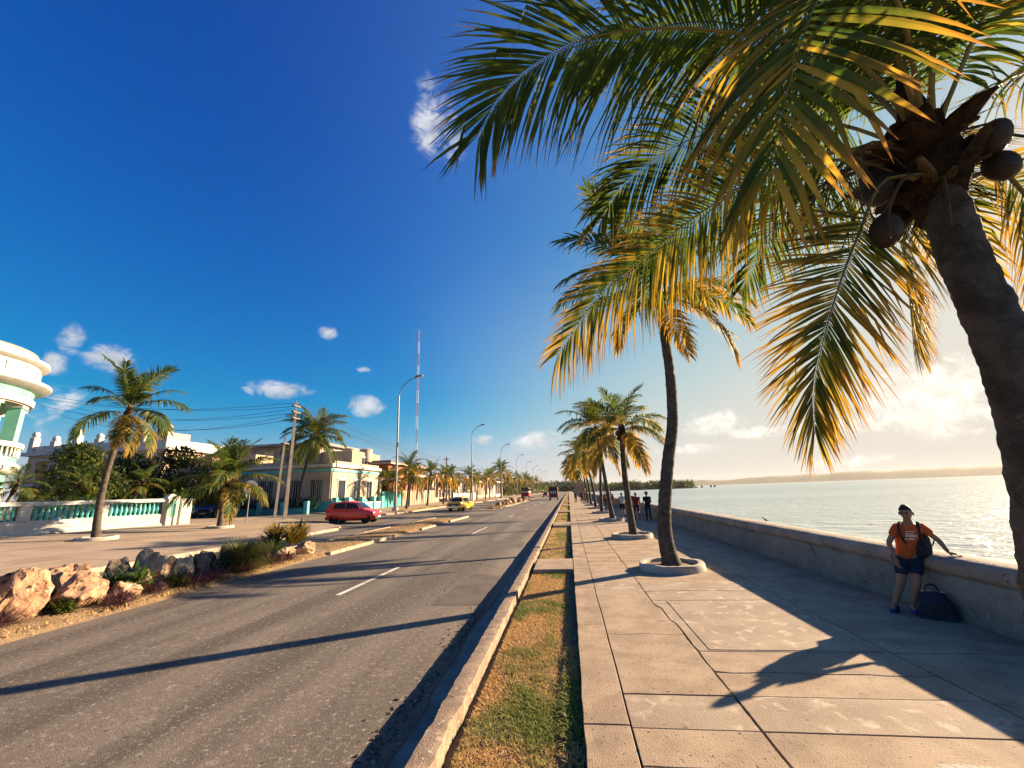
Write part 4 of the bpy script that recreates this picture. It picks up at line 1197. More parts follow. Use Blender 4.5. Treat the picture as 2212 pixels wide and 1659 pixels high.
tag(o, 'dry grass at the foot of the near median rocks', 'grass')

# ================================================================== LEFT-HAND SIDE
white_p = mat('white_paint', (.60, .56, .51), (.48, .44, .39), 2.2, .7, .2, 20, .25, detail=8, stain=((.30, .25, .19), 2.4, .60, .80))
mint = mat('mint_paint', (.17, .42, .32), (.13, .35, .27), 1.5, .7, .15, 20, .25)
mint_l = mat('mint_pale', (.20, .47, .37), (.16, .40, .31), 1.5, .7, .15, 20, .25)
teal = mat('teal_paint', (.05, .34, .34), (.035, .25, .26), 2.0, .65, .15, 20, .25)
teal_l = mat('teal_pale', (.16, .52, .48), (.10, .40, .38), 2.0, .65, .15, 20, .25)
glass = mat('dark_glass', (.012, .022, .03), None, 1, .08, 0, 1, .6)
dark_in = mat('dark_inside', (.02, .025, .03), None, 1, .8)
cream = mat('cream_paint', (.43, .35, .265), (.34, .27, .195), 1.2, .8, .25, 15, .2, stain=((.28, .22, .16), 2, .62, .85))
tan_w = mat('tan_wall', (.40, .31, .22), (.30, .225, .155), 1.2, .85, .3, 15, .2)
grey_w = mat('grey_wall', (.30, .28, .25), (.20, .185, .165), 1.2, .85, .3, 15, .2)
brick_m = mat('brick_wall', (.32, .115, .06), (.24, .085, .045), 2, .85, .4, 15, .2)
ochre = mat('ochre_paint', (.58, .26, .07), (.45, .19, .05), 2, .7, .1, 10, .2)
pink_w = mat('pinkish_wall', (.58, .40, .30), (.48, .32, .23), 1.5, .8, .2, 12, .2)
tank_m = mat('fibre_cement', (.52, .43, .35), (.40, .32, .26), 2, .85, .2, 12, .2)
metal_d = mat('dark_metal', (.06, .06, .065), (.10, .09, .085), 5, .5, 0, 1, .5, metal=.4)
pole_c = mat('pole_concrete', (.36, .31, .25), (.25, .21, .165), 2.5, .9, .4, 25, .2, coord='obj')
lamp_m = mat('lamp_steel', (.20, .21, .22), (.15, .155, .16), 3, .45, 0, 1, .5, metal=.6, coord='obj')


def bar(p0, p1, wx, wz):
    """oriented box from p0 to p1"""
    p0 = V(p0); p1 = V(p1); d = p1 - p0
    M = Matrix.Translation((p0 + p1) / 2) @ d.to_track_quat('X', 'Z').to_matrix().to_4x4()
    return M, d.length, wx, wz


# ---- balustrade
A, B = V((-25.5, 25.0, 0)), V((-33.0, 4.3, 0))
dirb = (B - A).normalized(); LB = (B - A).length
bal = thing('balustrade', 'white garden wall with mint balusters before the round building', 'wall', (A.x, A.y, .72), math.atan2(dirb.y, dirb.x))
GZ = -.1
MB().bbox(.3, LB, -.17, .17, GZ, .72, .03).build('base_wall', white_p, bal)
MB().bbox(.3, LB, -.24, .24, -.1, .16, .03).build('plinth', white_p, bal)
MB().bbox(.3, LB, -.22, .22, 1.46, 1.66, .03).build('rail', white_p, bal)
prof = [(.05, 0), (.085, .0), (.085, .06), (.05, .09), (.075, .2), (.092, .32), (.075, .44), (.045, .56), (.05, .64), (.085, .67), (.085, .742)]
bm_ = MB().lathe(prof, 10).mesh('baluster', teal_l, 50)
npan = 7; PL = (LB - .6) / npan
for k in range(npan):
    x0 = .6 + k * PL
    MB().bbox(x0 + PL - .42, x0 + PL, -.19, .19, .72, 1.46, .02).build('pier', white_p, bal)
    nb = 11
    for j in range(nb):
        inst('baluster', bm_, bal, (x0 + .14 + (PL - .56) * (j + .5) / nb - .07, 0, .72))
for sx, s_ in ((.12, 1.0),):
    MB().bbox(sx - .34, sx + .30, -.34, .34, -.1, 1.66, .03).build('gate_pier', white_p, bal)
    MB().box(sx - .345, sx - .34, -.22, .22, .55, 1.5).build('pier_panel', mint_l, bal)
    MB().box(sx - .2, sx + .2, .3405, .3455, .55, 1.5).build('pier_panel', mint_l, bal)
    MB().lathe([(.48, 1.66), (.48, 1.74), (.40, 1.78), (.16, 1.92), (0, 1.95)], 4, (sx, 0, 0), R(45)).build('pier_cap', white_p, bal)
MB().bbox(-1.0, -.36, -.30, .30, -.1, 1.52, .03).build('gate_pier', white_p, bal)
MB().bbox(-1.08, -.40, -.34, .34, 1.52, 1.62, .02).build('pier_cap', white_p, bal)
MB().lathe([(.42, 0), (.42, .07), (.30, .12), (.30, .16), (.12, .26), (0, .27)], 14, (10.6, 0, 1.66)).build('pier_cap', white_p, bal, 50)

# ---- round mint building at the left edge
mb_c = (-39.15, 19.6, .35)
mint_b = thing('round_building', 'round two-storey mint and white building at the left edge', 'building', mb_c)


def drum(name, prof, m, n=64, smooth=50): return MB().lathe(prof, n).build(name, m, mint_b, smooth)


drum('wall', [(4.6, -.3), (4.6, 4.0)], mint_l)
drum('plinth', [(4.75, -.3), (4.75, .5), (4.6, .55)], white_p)
drum('string_course', [(4.55, 3.85), (4.95, 3.95), (5.15, 4.15), (5.15, 4.45), (4.95, 4.6), (4.4, 4.62)], white_p)
drum('balcony_apron', [(4.9, 4.6), (4.9, 4.95), (4.6, 4.95)], mint)
drum('balcony_rail', [(4.78, 5.55), (5.06, 5.55), (5.1, 5.62), (5.1, 5.84), (4.74, 5.84), (4.74, 5.55)], white_p)
bal_s = MB().lathe([(.05, 0), (.08, .02), (.05, .1), (.085, .28), (.05, .48), (.08, .58), (.05, .6)], 8).mesh('baluster', white_p, 60)
for k in range(72):
    a = 2 * math.pi * k / 72; inst('baluster', bal_s, mint_b, (4.92 * math.cos(a), 4.92 * math.sin(a), 4.95))
drum('inner_wall', [(3.3, 4.6), (3.3, 8.3)], mint)
for k in range(12):                      # upper storey columns and door openings
    a = R(30 * k - 18)
    M = Matrix.Rotation(a, 4, 'Z') @ Matrix.Translation((4.5, 0, 6.85))
    MB().xbox(M, .62, .78, 2.75).build('column', mint_l, mint_b)
    M = Matrix.Rotation(a, 4, 'Z') @ Matrix.Translation((4.5, 0, 8.22)); MB().xbox(M, .78, .98, .20).build('capital', white_p, mint_b)
    M = Matrix.Rotation(a + R(15), 4, 'Z') @ Matrix.Translation((3.32, 0, 6.0)); MB().xbox(M, .06, 1.0, 2.4).build('door', dark_in, mint_b)
    M = Matrix.Rotation(a + R(15), 4, 'Z') @ Matrix.Translation((4.62, 0, 1.9)); wn = MB().xbox(M, .06, 1.15, 2.0).build('window', glass, mint_b)
    for dy in (-.62, .62):
        M = Matrix.Rotation(a + R(15), 4, 'Z') @ Matrix.Translation((4.63, dy, 1.9)); MB().xbox(M, .12, .12, 2.2).build('frame', white_p, wn)
    M = Matrix.Rotation(a + R(15), 4, 'Z') @ Matrix.Translation((4.64, 0, 3.0)); MB().xbox(M, .16, 1.5, .14).build('frame', white_p, wn)
drum('soffit', [(3.2, 8.3), (4.9, 8.3), (4.9, 8.38), (3.2, 8.38)], cream)
drum('architrave', [(4.75, 8.38), (5.05, 8.38), (5.1, 8.75), (4.9, 8.78)], white_p)
drum('frieze', [(4.9, 8.76), (5.0, 9.3), (4.7, 9.3)], mint)
drum('cornice', [(4.85, 9.25), (5.2, 9.32), (5.62, 9.52), (5.72, 9.58), (5.72, 9.78), (5.45, 9.9), (4.8, 9.95)], white_p)
drum('parapet', [(5.0, 9.9), (5.05, 10.0), (5.0, 10.95), (5.2, 11.0), (5.4, 11.12), (5.4, 11.3), (5.1, 11.38), (0.0, 11.4)], white_p)
for k in range(24):
    a = R(15 * k); M = Matrix.Rotation(a, 4, 'Z') @ Matrix.Translation((5.03, 0, 10.5)); MB().xbox(M, .06, .8, .5).build('parapet_panel', mint_l if k % 2 else white_p, mint_b)
drum('parapet_step', [(4.6, 11.35), (4.6, 11.8), (4.75, 11.9), (0, 11.95)], white_p)


# ---- houses
def wbox(root, name, m, x0, x1, y0, y1, zz0, zz1): return MB().box(x0, x1, y0, y1, zz0, zz1).build(name, m, root)


def opening(root, face, u, zc, w_, h_, name='window', m=None, frame=white_p, off=0.0, bars=True):
    """window or door on a wall; face = ('x', X) looks along +X, ('y', Y) looks along -Y"""
    f, c = face
    if f == 'x':
        o = wbox(root, name, m or glass, c - .1, c + .012 + off, u - w_ / 2, u + w_ / 2, zc - h_ / 2, zc + h_ / 2)
        for s in (-1, 1): wbox(o, 'frame', frame, c, c + .06, u + s * (w_ / 2 + .05) - .05, u + s * (w_ / 2 + .05) + .05, zc - h_ / 2, zc + h_ / 2 + .1)
        wbox(o, 'lintel', frame, c, c + .09, u - w_ / 2 - .12, u + w_ / 2 + .12, zc + h_ / 2 + .1, zc + h_ / 2 + .22)
        if bars and name == 'window': wbox(o, 'mullion', frame, c, c + .03, u - .025, u + .025, zc - h_ / 2, zc + h_ / 2)
    else:
        o = wbox(root, name, m or glass, u - w_ / 2, u + w_ / 2, c - .012 - off, c + .1, zc - h_ / 2, zc + h_ / 2)
        for s in (-1, 1): wbox(o, 'frame', frame, u + s * (w_ / 2 + .05) - .05, u + s * (w_ / 2 + .05) + .05, c - .06, c, zc - h_ / 2, zc + h_ / 2 + .1)
        wbox(o, 'lintel', frame, u - w_ / 2 - .12, u + w_ / 2 + .12, c - .09, c, zc + h_ / 2 + .1, zc + h_ / 2 + .22)
        if bars and name == 'window': wbox(o, 'mullion', frame, u - .025, u + .025, c - .03, c, zc - h_ / 2, zc + h_ / 2)
    return o


G0 = .74
# cream corner house with teal trim
cr = thing('corner_house', 'cream flat-roofed corner house with teal band behind the utility poles', 'house', (0, 0, 0))
wbox(cr, 'wall', cream, -41.2, -24.1, 41.0, 52, G0 - .2, 5.2)
wbox(cr, 'dado', teal, -41.24, -24.06, 40.96, 52.04, G0 - .2, 1.75)
wbox(cr, 'cornice', white_p, -41.5, -23.8, 40.7, 52.3, 5.2, 5.5)
wbox(cr, 'band', teal_l, -41.32, -23.98, 40.88, 52.1, 4.75, 5.0)
wbox(cr, 'parapet', cream, -41.25, -24.05, 40.95, 52, 5.5, 5.85)
for u, w_ in ((-39.2, 2.3), (-34.3, 1.2), (-31.2, 1.5), (-28.2, 1.5), (-25.6, 1.3)): opening(cr, ('y', 41.0), u, 2.75, w_, 2.3, frame=cream)
for u, w_ in ((43.2, 1.5), (46.5, 1.4), (49.6, 1.4)): opening(cr, ('x', -24.1), u, 2.6, w_, 2.5, 'window' if u > 44 else 'door', frame=white_p)
for u, w_ in ((-34.3, 1.2), (-31.2, 1.5), (-28.2, 1.5), (-25.6, 1.3)):
    for k in range(6): wbox(cr, 'grille_bar', white_p, u - w_ / 2 + w_ * (k + .5) / 6 - .015, u - w_ / 2 + w_ * (k + .5) / 6 + .015, 40.90, 40.93, 1.65, 3.85)
wbox(cr, 'roof_hut', tan_w, -38.5, -36, 45, 48, 5.5, 7.3); MB().tube([(-30, 44, 5.5), (-30, 44, 8.2)], .03, 6).build('roof_aerial', metal_d, cr)
for k in range(4): MB().tube([(-30.5 + .02 * k, 44, 7.3 + .25 * k), (-29.5, 44, 7.3 + .25 * k)], .015, 5).build('roof_aerial', metal_d, cr)
for k in range(7): wbox(cr, 'wall_streak', tan_w, -40 + 2.2 * k, -39.8 + 2.2 * k, 40.985, 40.998, 3.2 + .2 * (k % 3), 4.74)
# taller dark-fronted house behind it
tl = thing('tall_house', 'taller tan house with flat roof rising behind the cream corner house', 'house', (0, 0, 0))
wbox(tl, 'wall', grey_w, -50, -33, 53, 66, G0 - .2, 9.1)
wbox(tl, 'roof_slab', grey_w, -50.6, -32.4, 52.2, 66.5, 9.1, 9.45)
wbox(tl, 'stair_tower', tan_w, -32.9, -28.6, 53.5, 62, G0 - .2, 8.2)
for u in (-47.5, -44, -40.5, -37, -34.5): opening(tl, ('y', 53), u, 7.6, 1.6, 1.9, frame=tan_w)
wbox(tl, 'balcony', grey_w, -50, -33, 52.2, 53, 6.2, 6.4)
opening(tl, ('x', -28.6), 57, 6.5, 1.6, 1.8)
# tanks on the roof beyond
for i, (x, y, lb) in enumerate([(-30.6, 56.5, 'round water tank on the rooftop, nearer of the pair'), (-28.9, 58.0, 'round water tank on the rooftop, further of the pair')]):
    tk = thing('water_tank', lb, 'water tank', (x, y, 6.9), 0, 'rooftop water tanks')
    MB().lathe([(.85, 0), (.9, .1), (.9, 1.7), (.86, 1.75)], 20).build('tank_body', tank_m, tk, 50)
    MB().lathe([(.93, 1.75), (.93, 1.83), (.3, 2.0), (0, 2.02)], 20).build('lid', tank_m, tk, 50)
# brick-coloured house
bk = thing('brick_house', 'long brick-red house with pale roof edge behind the tanks', 'house', (0, 0, 0))
wbox(bk, 'wall', brick_m, -36, -25.8, 59, 76, G0 - .2, 6.6)
wbox(bk, 'roof_slab', cream, -36.4, -25.2, 58.4, 76.4, 6.6, 6.85)
wbox(bk, 'roof_shade', metal_d, -35, -25.4, 58.8, 76, 6.85, 7.15)
for u in (-33.5, -30, -27.4): wbox(bk, 'pilaster', cream, u - .12, u + .12, 58.9, 59.0, G0, 6.6)
for u in (62, 66, 70, 74): opening(bk, ('x', -25.8), u, 4.9, 1.3, 1.3)
# porch house with columns and teal wall
pc = thing('porch_house', 'small house with columned porch right of the cream corner house', 'house', (0, 0, 0))
wbox(pc, 'wall', tan_w, -34, -27.2, 53.0, 58.5, G0 - .2, 4.6)
wbox(pc, 'porch_roof', cream, -27.6, -23.9, 52.6, 58.6, 4.1, 4.45)
for (x, y) in ((-24.2, 52.9), (-24.2, 55.6), (-24.2, 58.3)):
    MB().lathe([(.24, 0), (.24, .15), (.17, .25), (.14, 3.05), (.22, 3.2), (.22, 3.4)], 12, (x, y, G0)).build('column', white_p, pc, 50)
opening(pc, ('x', -27.2), 54.4, 2.2, 1.1, 2.4, 'door', ochre); opening(pc, ('x', -27.2), 57, 2.4, 1.2, 1.4)
# low teal garden wall with piers
gw = thing('garden_wall', 'low teal and white garden wall with short piers by the red car', 'wall', (0, 0, 0))
wbox(gw, 'wall_panel', teal_l, -23.75, -23.55, 41.5, 52, G0 - .2, 1.35)
wbox(gw, 'coping', white_p, -23.80, -23.50, 41.5, 52, 1.35, 1.48)
for y in (41.4, 44, 47, 50, 52.2):
    MB().bbox(-23.9, -23.4, y - .25, y + .25, G0 - .2, 2.1, .04).build('pier', teal_l, gw)
for x in (-25.5, -28, -30.5, -33, -35.5, -38, -40.5):
    MB().bbox(x - .22, x + .22, 39.25, 39.65, G0 - .2, 1.85, .04).build('pier', teal_l, gw)
wbox(gw, 'wall_panel', teal, -40.6, -25.3, 39.35, 39.55, G0 - .2, 1.2)
tg = thing('teal_fence', 'dark teal sheet fence behind the red car', 'fence', (0, 0, 0))
for i in range(7): wbox(tg, 'panel', teal, -23.75, -23.7, 52.7 + i * .9, 53.56 + i * .9, G0 - .1, 2.65)
# pale concrete panel fence
pf = thing('panel_fence', 'pale concrete panel fence beside the first street lamp', 'fence', (0, 0, 0))
for i in range(15):
    y = 59.4 + i * 1.0
    MB().bbox(-23.85, -23.6, y - .12, y + .12, G0 - .1, 2.85, .02).build('post', cream, pf)
    wbox(pf, 'panel', tan_w if i % 3 else cream, -23.76, -23.68, y + .14, y + .86, G0 - .1, 2.75)
# houses further along
HS = [(66, 76, 5.0, white_p, 'white bungalow with porch columns behind the first palms'), (77.5, 86, 5.4, pink_w, 'pinkish bungalow right of the white bungalow'), (88, 97, 5.0, cream, 'cream bungalow with brown eaves further up the avenue'),
      (99, 110, 5.6, white_p, 'white house with flat roof beyond the cream bungalow'), (113, 124, 5.0, tan_w, 'tan house half hidden by palms'), (127, 140, 6.2, pink_w, 'pink house near the end of the palm row'), (145, 160, 5.5, white_p, 'last white house before the trees')]
for i, (y0, y1, h, m, lb) in enumerate(HS):
    hs = thing('bungalow', lb, 'house', (0, 0, 0), 0, 'bungalows along the avenue')
    wbox(hs, 'wall', m, -36, -27.5, y0, y1, G0 - .2, h)
    wbox(hs, 'roof_slab', tan_w if i % 2 else white_p, -36.4, -24.4, y0 - .4, y1 + .3, h, h + .3)
    wbox(hs, 'eave', ochre if i % 2 else brick_m, -36.3, -24.38, y0 - .42, y1 + .25, h - .14, h - .002)
    n = 4
    for k in range(n + 1):
        y = y0 + .3 + (y1 - y0 - .6) * k / n
        MB().lathe([(.26, 0), (.26, .2), (.18, .3), (.15, h - G0 - .45), (.24, h - G0 - .25), (.24, h - G0 - .16)], 10, (-24.8, y, G0)).build('column', white_p if i != 0 else cream, hs, 50)
    for k in range(3):
        y = y0 + (y1 - y0) * (k + .5) / 3
        opening(hs, ('x', -27.5), y, 2.3, 1.2, 2.6 if k == 1 else 1.5, 'door' if k == 1 else 'window', ochre if k == 1 else None)
    wbox(hs, 'porch_wall', m, -24.9, -24.7, y0, y1, G0 - .2, 1.5)
    opening(hs, ('y', y0), -31, 2.6, 1.3, 1.5)
ww = thing('white_wall', 'bright white low wall behind the yellow car', 'wall', (0, 0, 0))
for k in range(5): wbox(ww, 'wall_panel', white_p, -22.6, -22.4, 82 + k * 4.4, 86.1 + k * 4.4, G0 - .2, 2.1); MB().bbox(-22.75, -22.25, 81.7 + k * 4.4, 82.05 + k * 4.4, G0 - .2, 2.4, .03).build('pier', white_p, ww)
# ornate white house on the left behind the trees
orn = thing('ornate_house', 'ornate white villa with roof piers and ochre shutters behind the trees', 'house', (0, 0, 0))
wbox(orn, 'wall', pink_w, -66, -47, 44, 54, G0 - .2, 8.3)
wbox(orn, 'cornice', white_p, -66.5, -46.5, 43.5, 54.5, 8.3, 8.75)
wbox(orn, 'parapet', white_p, -66.2, -46.8, 43.9, 54, 8.75, 9.5)
wbox(orn, 'side_wing', pink_w, -47, -43.5, 47, 54, G0 - .2, 7.4)
for k in range(7):
    x = -65.6 + k * 3.1
    MB().bbox(x - .35, x + .35, 43.6, 44.3, 8.75, 10.6 if k % 2 == 0 else 10.0, .05).build('roof_pier', white_p, orn)
    MB().ball((x, 43.95, 10.95 if k % 2 == 0 else 10.3), .38, 12, 8).build('finial', white_p, orn, 180)
wbox(orn, 'roof_room', pink_w, -54, -50, 46, 50, 9.4, 10.9)
opening(orn, ('y', 46), -52, 10.2, 1.2, .9)
for u in (-63.5, -59.5, -55.5, -51.5, -48.5): opening(orn, ('y', 44), u, 6.3, 1.5, 2.6, 'shutter', ochre, white_p)
wbox(orn, 'balcony', white_p, -66, -47, 42.9, 44, 4.6, 4.85)
lw = thing('low_house', 'low white outbuilding seen between the slim palm trunks', 'house', (0, 0, 0))
wbox(lw, 'wall', white_p, -52, -45.5, 36, 41, G0 - .2, 4.3); wbox(lw, 'roof_slab', grey_w, -52.3, -45.2, 35.7, 41.3, 4.3, 4.5)
opening(lw, ('y', 36), -50.3, 2.6, 1.2, 1.6); opening(lw, ('y', 36), -47.3, 2.1, 1.0, 2.4, 'door', dark_in)

# ---- garden trees, hedges, small palms behind the balustrade
def tree(label, base, h, blobs, m, group, seed, name='garden_tree', ls=.32, n=900):
    rn = random.Random(seed)
    root = thing(name, label, 'tree', base, 0, group)
    MB().tube([(0, 0, -.1), (.1, .05, h * .3), (0, .1, h * .6)], [.18, .13, .07], 8).build('trunk', bark_m, root, 60)
    for (bx, by, bz, rx, rz) in blobs:
        MB().tube([(0, .02, h * .35), (bx * .6, by * .6, (h * .35 + bz) / 2 + .2), (bx, by, bz)], [.08, .05, .02], 6).build('limb', bark_m, root, 60)
    mb = MB()
    for (bx, by, bz, rx, rz) in blobs: cloud_leaves(mb, (bx, by, bz), rx, rx, rz, n, ls, rn, .45)
    mb.build('crown', m, root)
    return root


GT = 'dark garden trees behind the balustrade'
tree('dark rounded tree right beside the round mint building', (-35.8, 27, .6), 5, [(0, 0, 4.2, 2.0, 1.5), (1.4, .5, 3.2, 1.5, 1.2), (-1, 0, 3.2, 1.6, 1.3), (.3, -.4, 5.2, 1.3, .8)], pm_mid, GT, 1)
tree('dark dense tree left of the leaning promenade palm', (-38.5, 33, .6), 5, [(0, 0, 3.9, 2.4, 1.6), (2.0, .3, 3.0, 2.0, 1.4), (-1.8, 0, 3.2, 2.0, 1.4), (.5, -.4, 5.0, 1.6, 1.0)], pm_dark, GT, 2)
tree('dark dense tree right of the leaning promenade palm', (-34.5, 34, .6), 5, [(0, 0, 4.2, 2.4, 1.8), (1.9, .3, 3.2, 1.9, 1.5), (-1.8, 0, 3.3, 2.0, 1.4), (.2, -.4, 5.5, 1.5, .9)], pm_dark, GT, 3)
tree('low spreading tree behind the balustrade corner', (-31.6, 35.5, .6), 4, [(0, 0, 3.0, 1.8, 1.3), (1.2, 0, 2.3, 1.3, 1.0), (-1.2, 0, 2.4, 1.4, 1.0)], pm_mid, GT, 4, n=700)
for i, (x, y, r_, h, lb) in enumerate([(-35.2, 24.5, .9, 1.3, 'round shrub next to the foot of the mint building'), (-33.6, 26.5, .8, 1.2, 'round shrub below the slim leaning palms'), (-32.0, 28.5, .9, 1.2, 'round shrub left of the promenade palm trunk'), (-30.4, 30.2, .9, 1.3, 'round shrub behind the balustrade near its end')]):
    sh = thing('shrub', lb, 'shrub', (x, y, .6), 0, 'shrubs behind the balustrade'); m_ = MB(); rn = random.Random(i)
    cloud_leaves(m_, (0, 0, h), r_ * 1.2, r_ * 1.2, h * .9, 900, .22, rn, .4); m_.build('foliage', pm_green if i % 2 else pm_mid, sh)
    MB().tube([(0, 0, -.05), (0, 0, h)], [.06, .03], 6).build('stem', bark_m, sh)
hd = thing('hedge', 'dark clipped hedge behind the low teal wall', 'hedge', (0, 0, 0)); m_ = MB(); rn = random.Random(9)
for k in range(20): cloud_leaves(m_, (-40 + k * .78, 40.1, 1.75), .6, .35, .55, 170, .18, rn, .3)
m_.build('foliage', pm_dark, hd)
for k in range(5): MB().tube([(-39 + 3.4 * k, 40.1, G0), (-39 + 3.4 * k, 40.1, 1.6)], [.05, .03], 6).build('stem', bark_m, hd)

GP = 'palms on the landward side of the avenue'
palm('palm with windswept crown and leaning trunk on the promenade', [(-21.36, 17.4, .55), (-21.52, 17.4, 1.6), (-21.55, 17.4, 3.0), (-21.42, 17.4, 4.4), (-21.2, 17.4, 5.6), (-21.02, 17.4, 6.35)], .16, .10, 2.8,
     [('up', 80, .9, .0), ('up', 250, .95, .0), ('up', 20, .95, .0), ('up', 170, .9, .0), ('up', 310, .85, .05), ('up', 130, .9, .0), ('rise', 120, .8, .0), ('rise', 210, .8, .05), ('rise', 330, .8, .1), ('rise', 40, .85, .0), ('mid', 8, 1.05, .1), ('out', 185, 1.1, .1), ('out', 352, 1.1, .15), ('low', 335, 1.0, .55), ('low', 5, 1.0, .38), ('low', 315, .85, .5), ('mid', 280, .8, .1), ('out', 90, .9, .1)], GP, 2, 31)
ring('white-painted flat ring under the leaning promenade palm', (-21.36, 17.4, .6), .75, .12, 'white rings under the promenade palms')
palm('short bushy palm on the promenade near the round sign', [(-20.67, 23.6, .55), (-20.7, 23.6, 1.3), (-20.68, 23.6, 2.2), (-20.6, 23.6, 3.0)], .15, .12, 3.5,
     [('up', 60, .85, .0), ('up', 200, .85, .0), ('up', 320, .8, .0), ('rise', 10, .9, .1), ('rise', 90, .85, .0), ('rise', 170, .95, .05), ('rise', 240, .9, .05), ('rise', 130, .8, .0), ('up', 120, .9, .0), ('rise', 290, .9, .0), ('mid', 30, .9, .05), ('mid', 190, 1.0, .05), ('mid', 300, .9, .2), ('mid', 150, .95, .1), ('out', 5, .85, .3), ('out', 200, .95, .05), ('out', 270, .8, .1), ('low', 330, .8, .42), ('out', 80, .9, .2)], GP, 3, 32)
ring('white-painted flat ring under the short promenade palm', (-20.67, 23.6, .58), .7, .12, 'white rings under the promenade palms')
palm('tall dark palm rising in front of the cream corner house', [(-26.7, 39.7, .6), (-26.55, 39.7, 3.0), (-26.0, 39.7, 5.8), (-25.35, 39.7, 8.1)], .15, .10, 3.9, [(a, b, c, min(d, .06)) for a, b, c, d in crown(32, 8)], GP, 3, 33)
palm('slim leaning palm behind the balustrade, left of a pair', [(-33.4, 21.5, .6), (-33.2, 21.5, 1.8), (-32.7, 21.5, 3.2)], .10, .07, 1.7, crown(12, 41, yellow=.1), GP, 0, 41, fine=False)
palm('slim leaning palm behind the balustrade, right of a pair', [(-33.0, 24.2, .6), (-32.5, 24.2, 1.9), (-31.8, 24.2, 3.3)], .10, .07, 1.9, crown(12, 42, yellow=.1), GP, 0, 42, fine=False)
palm('slim upright palm behind the balustrade by the promenade palm', [(-30.9, 26.5, .6), (-30.4, 26.5, 2.0), (-29.7, 26.5, 3.4)], .09, .07, 1.8, crown(12, 43, yellow=.1), GP, 0, 43, fine=False)
ROWL = [(-19.6, 50.5, 5.2, 2.6), (-21.5, 56, 4.4, 2.6), (-20.2, 60, 5.0, 2.7), (-20.5, 69, 4.8, 2.8), (-21.5, 78, 5.2, 2.8), (-20.4, 88, 5.4, 3.0), (-21.0, 97, 5.2, 3.0), (-20.3, 104, 5.5, 3.0), (-21.5, 116, 6.5, 3.2), (-20.3, 128, 9.0, 3.8), (-21.4, 137, 8.4, 3.8), (-20.4, 147, 7, 3.6), (-21.2, 158, 7, 3.6), (-20.4, 170, 7.5, 3.8), (-21.2, 184, 7, 3.8), (-20.2, 200, 8, 4), (-21, 220, 8, 4), (-20.4, 245, 8, 4), (-20.4, 275, 9, 4.4)]
for i, (x, y, h, L) in enumerate(ROWL):
    palm('%s palm of the avenue row beyond the first street lamp' % ORD[i], [(x, y, zr(x) + .1), (x + .1, y, h * .4), (x + .25, y, h * .75), (x + .2 + .3 * math.sin(i), y, h)], .15, .10, L, crown(16 if y < 130 else 12, 60 + i, amin=.0, yellow=.28), 'palms of the avenue row', 0, 60 + i, fine=False)
# bushy yellowish palms before the porch house
palm('yellowish bushy palm beside the panel fence', [(-25.0, 55.5, G0), (-24.9, 55.4, 2.2), (-24.6, 55.2, 3.4)], .14, .10, 3.0, crown(16, 90, amin=.1, yellow=.38), GP, 0, 90, fine=False)
palm('second bushy palm beside the panel fence', [(-24.9, 58.4, G0), (-24.8, 58.2, 2.4), (-24.5, 58.0, 3.8)], .14, .10, 3.0, crown(16, 91, amin=.1, yellow=.38), GP, 0, 91, fine=False)

# ---- street lamps
for i in range(9):
    y = 45 + 37.5 * i; x = -18.75
    lp = thing('street_lamp', '%s tall street lamp of the row along the avenue' % ORD[i], 'street lamp', (x, y, zr(x) + .1), 0, 'street lamps along the avenue')
    MB().tube([(0, 0, 0), (0, 0, 3), (0, 0, 8), (0, 0, 12.9)], [.15, .125, .095, .07], 12).build('pole', lamp_m, lp, 60)
    MB().bbox(-.28, .28, -.28, .28, -.05, .35, .06).build('footing', white_p, lp)
    MB().tube(catmull([(0, 0, 12.8), (.35, 0, 13.7), (1.1, 0, 14.5), (1.9, 0, 14.85)], 12), [.055] * 12, 8).build('arm', lamp_m, lp, 60)
    M = Matrix.Translation((2.35, 0, 14.95)) @ Matrix.Rotation(R(-8), 4, 'Y')
    hd_ = MB(); hd_.xbox(M, .95, .32, .14); hd_.xbox(M @ Matrix.Translation((0, 0, .1)), .7, .24, .1); hd_.build('lamp_head', lamp_m, lp)
    MB().xbox(M @ Matrix.Translation((.08, 0, -.09)), .5, .24, .05).build('lens', mat('lamp_lens', (.55, .55, .5), None, 1, .3), lp)
    MB().box(-.07, .14, -.05, .05, 6.9, 7.4).build('control_box', metal_d, lp)

# ---- utility poles and wires
up1 = thing('utility_pole', 'tall leaning concrete utility pole before the dark palm', 'utility pole', (-21.75, 31.0, .5))
MB().tube([(0, 0, -.1), (.02, 0, 4), (.06, 0, 9.35)], [.19, .155, .11], 4).build('pole', pole_c, up1)
for z in (8.9, 8.4, 7.9): MB().box(-.05, .18, -.45, .45, z, z + .07).build('crossarm', metal_d, up1)
for z in (8.99, 8.49, 7.99):
    for y in (-.4, .4): MB().lathe([(.03, 0), (.06, .03), (.04, .08), (.06, .12), (.02, .16)], 8, (.06, y, z)).build('insulator', metal_d, up1, 60)
up2 = thing('utility_pole', 'shorter concrete utility pole left of the leaning one', 'utility pole', (-24.8, 34.0, .5))
MB().tube([(0, 0, -.1), (.1, 0, 3), (.25, 0, 6.9)], [.16, .13, .10], 4).build('pole', pole_c, up2)
MB().box(.05, .45, -.35, .35, 6.3, 6.38).build('crossarm', metal_d, up2)
sg = thing('round_sign', 'round white ring-shaped traffic sign on a thin post', 'traffic sign', (-21.9, 27.2, .6), R(36))
MB().tube([(0, 0, 0), (0, 0, 2.75)], [.035, .035], 8).build('post', lamp_m, sg, 60)
Ms = Matrix.Translation((0, -.06, 2.40)) @ Matrix.Rotation(R(90), 4, 'X') @ Matrix.Rotation(R(0), 4, 'Z')
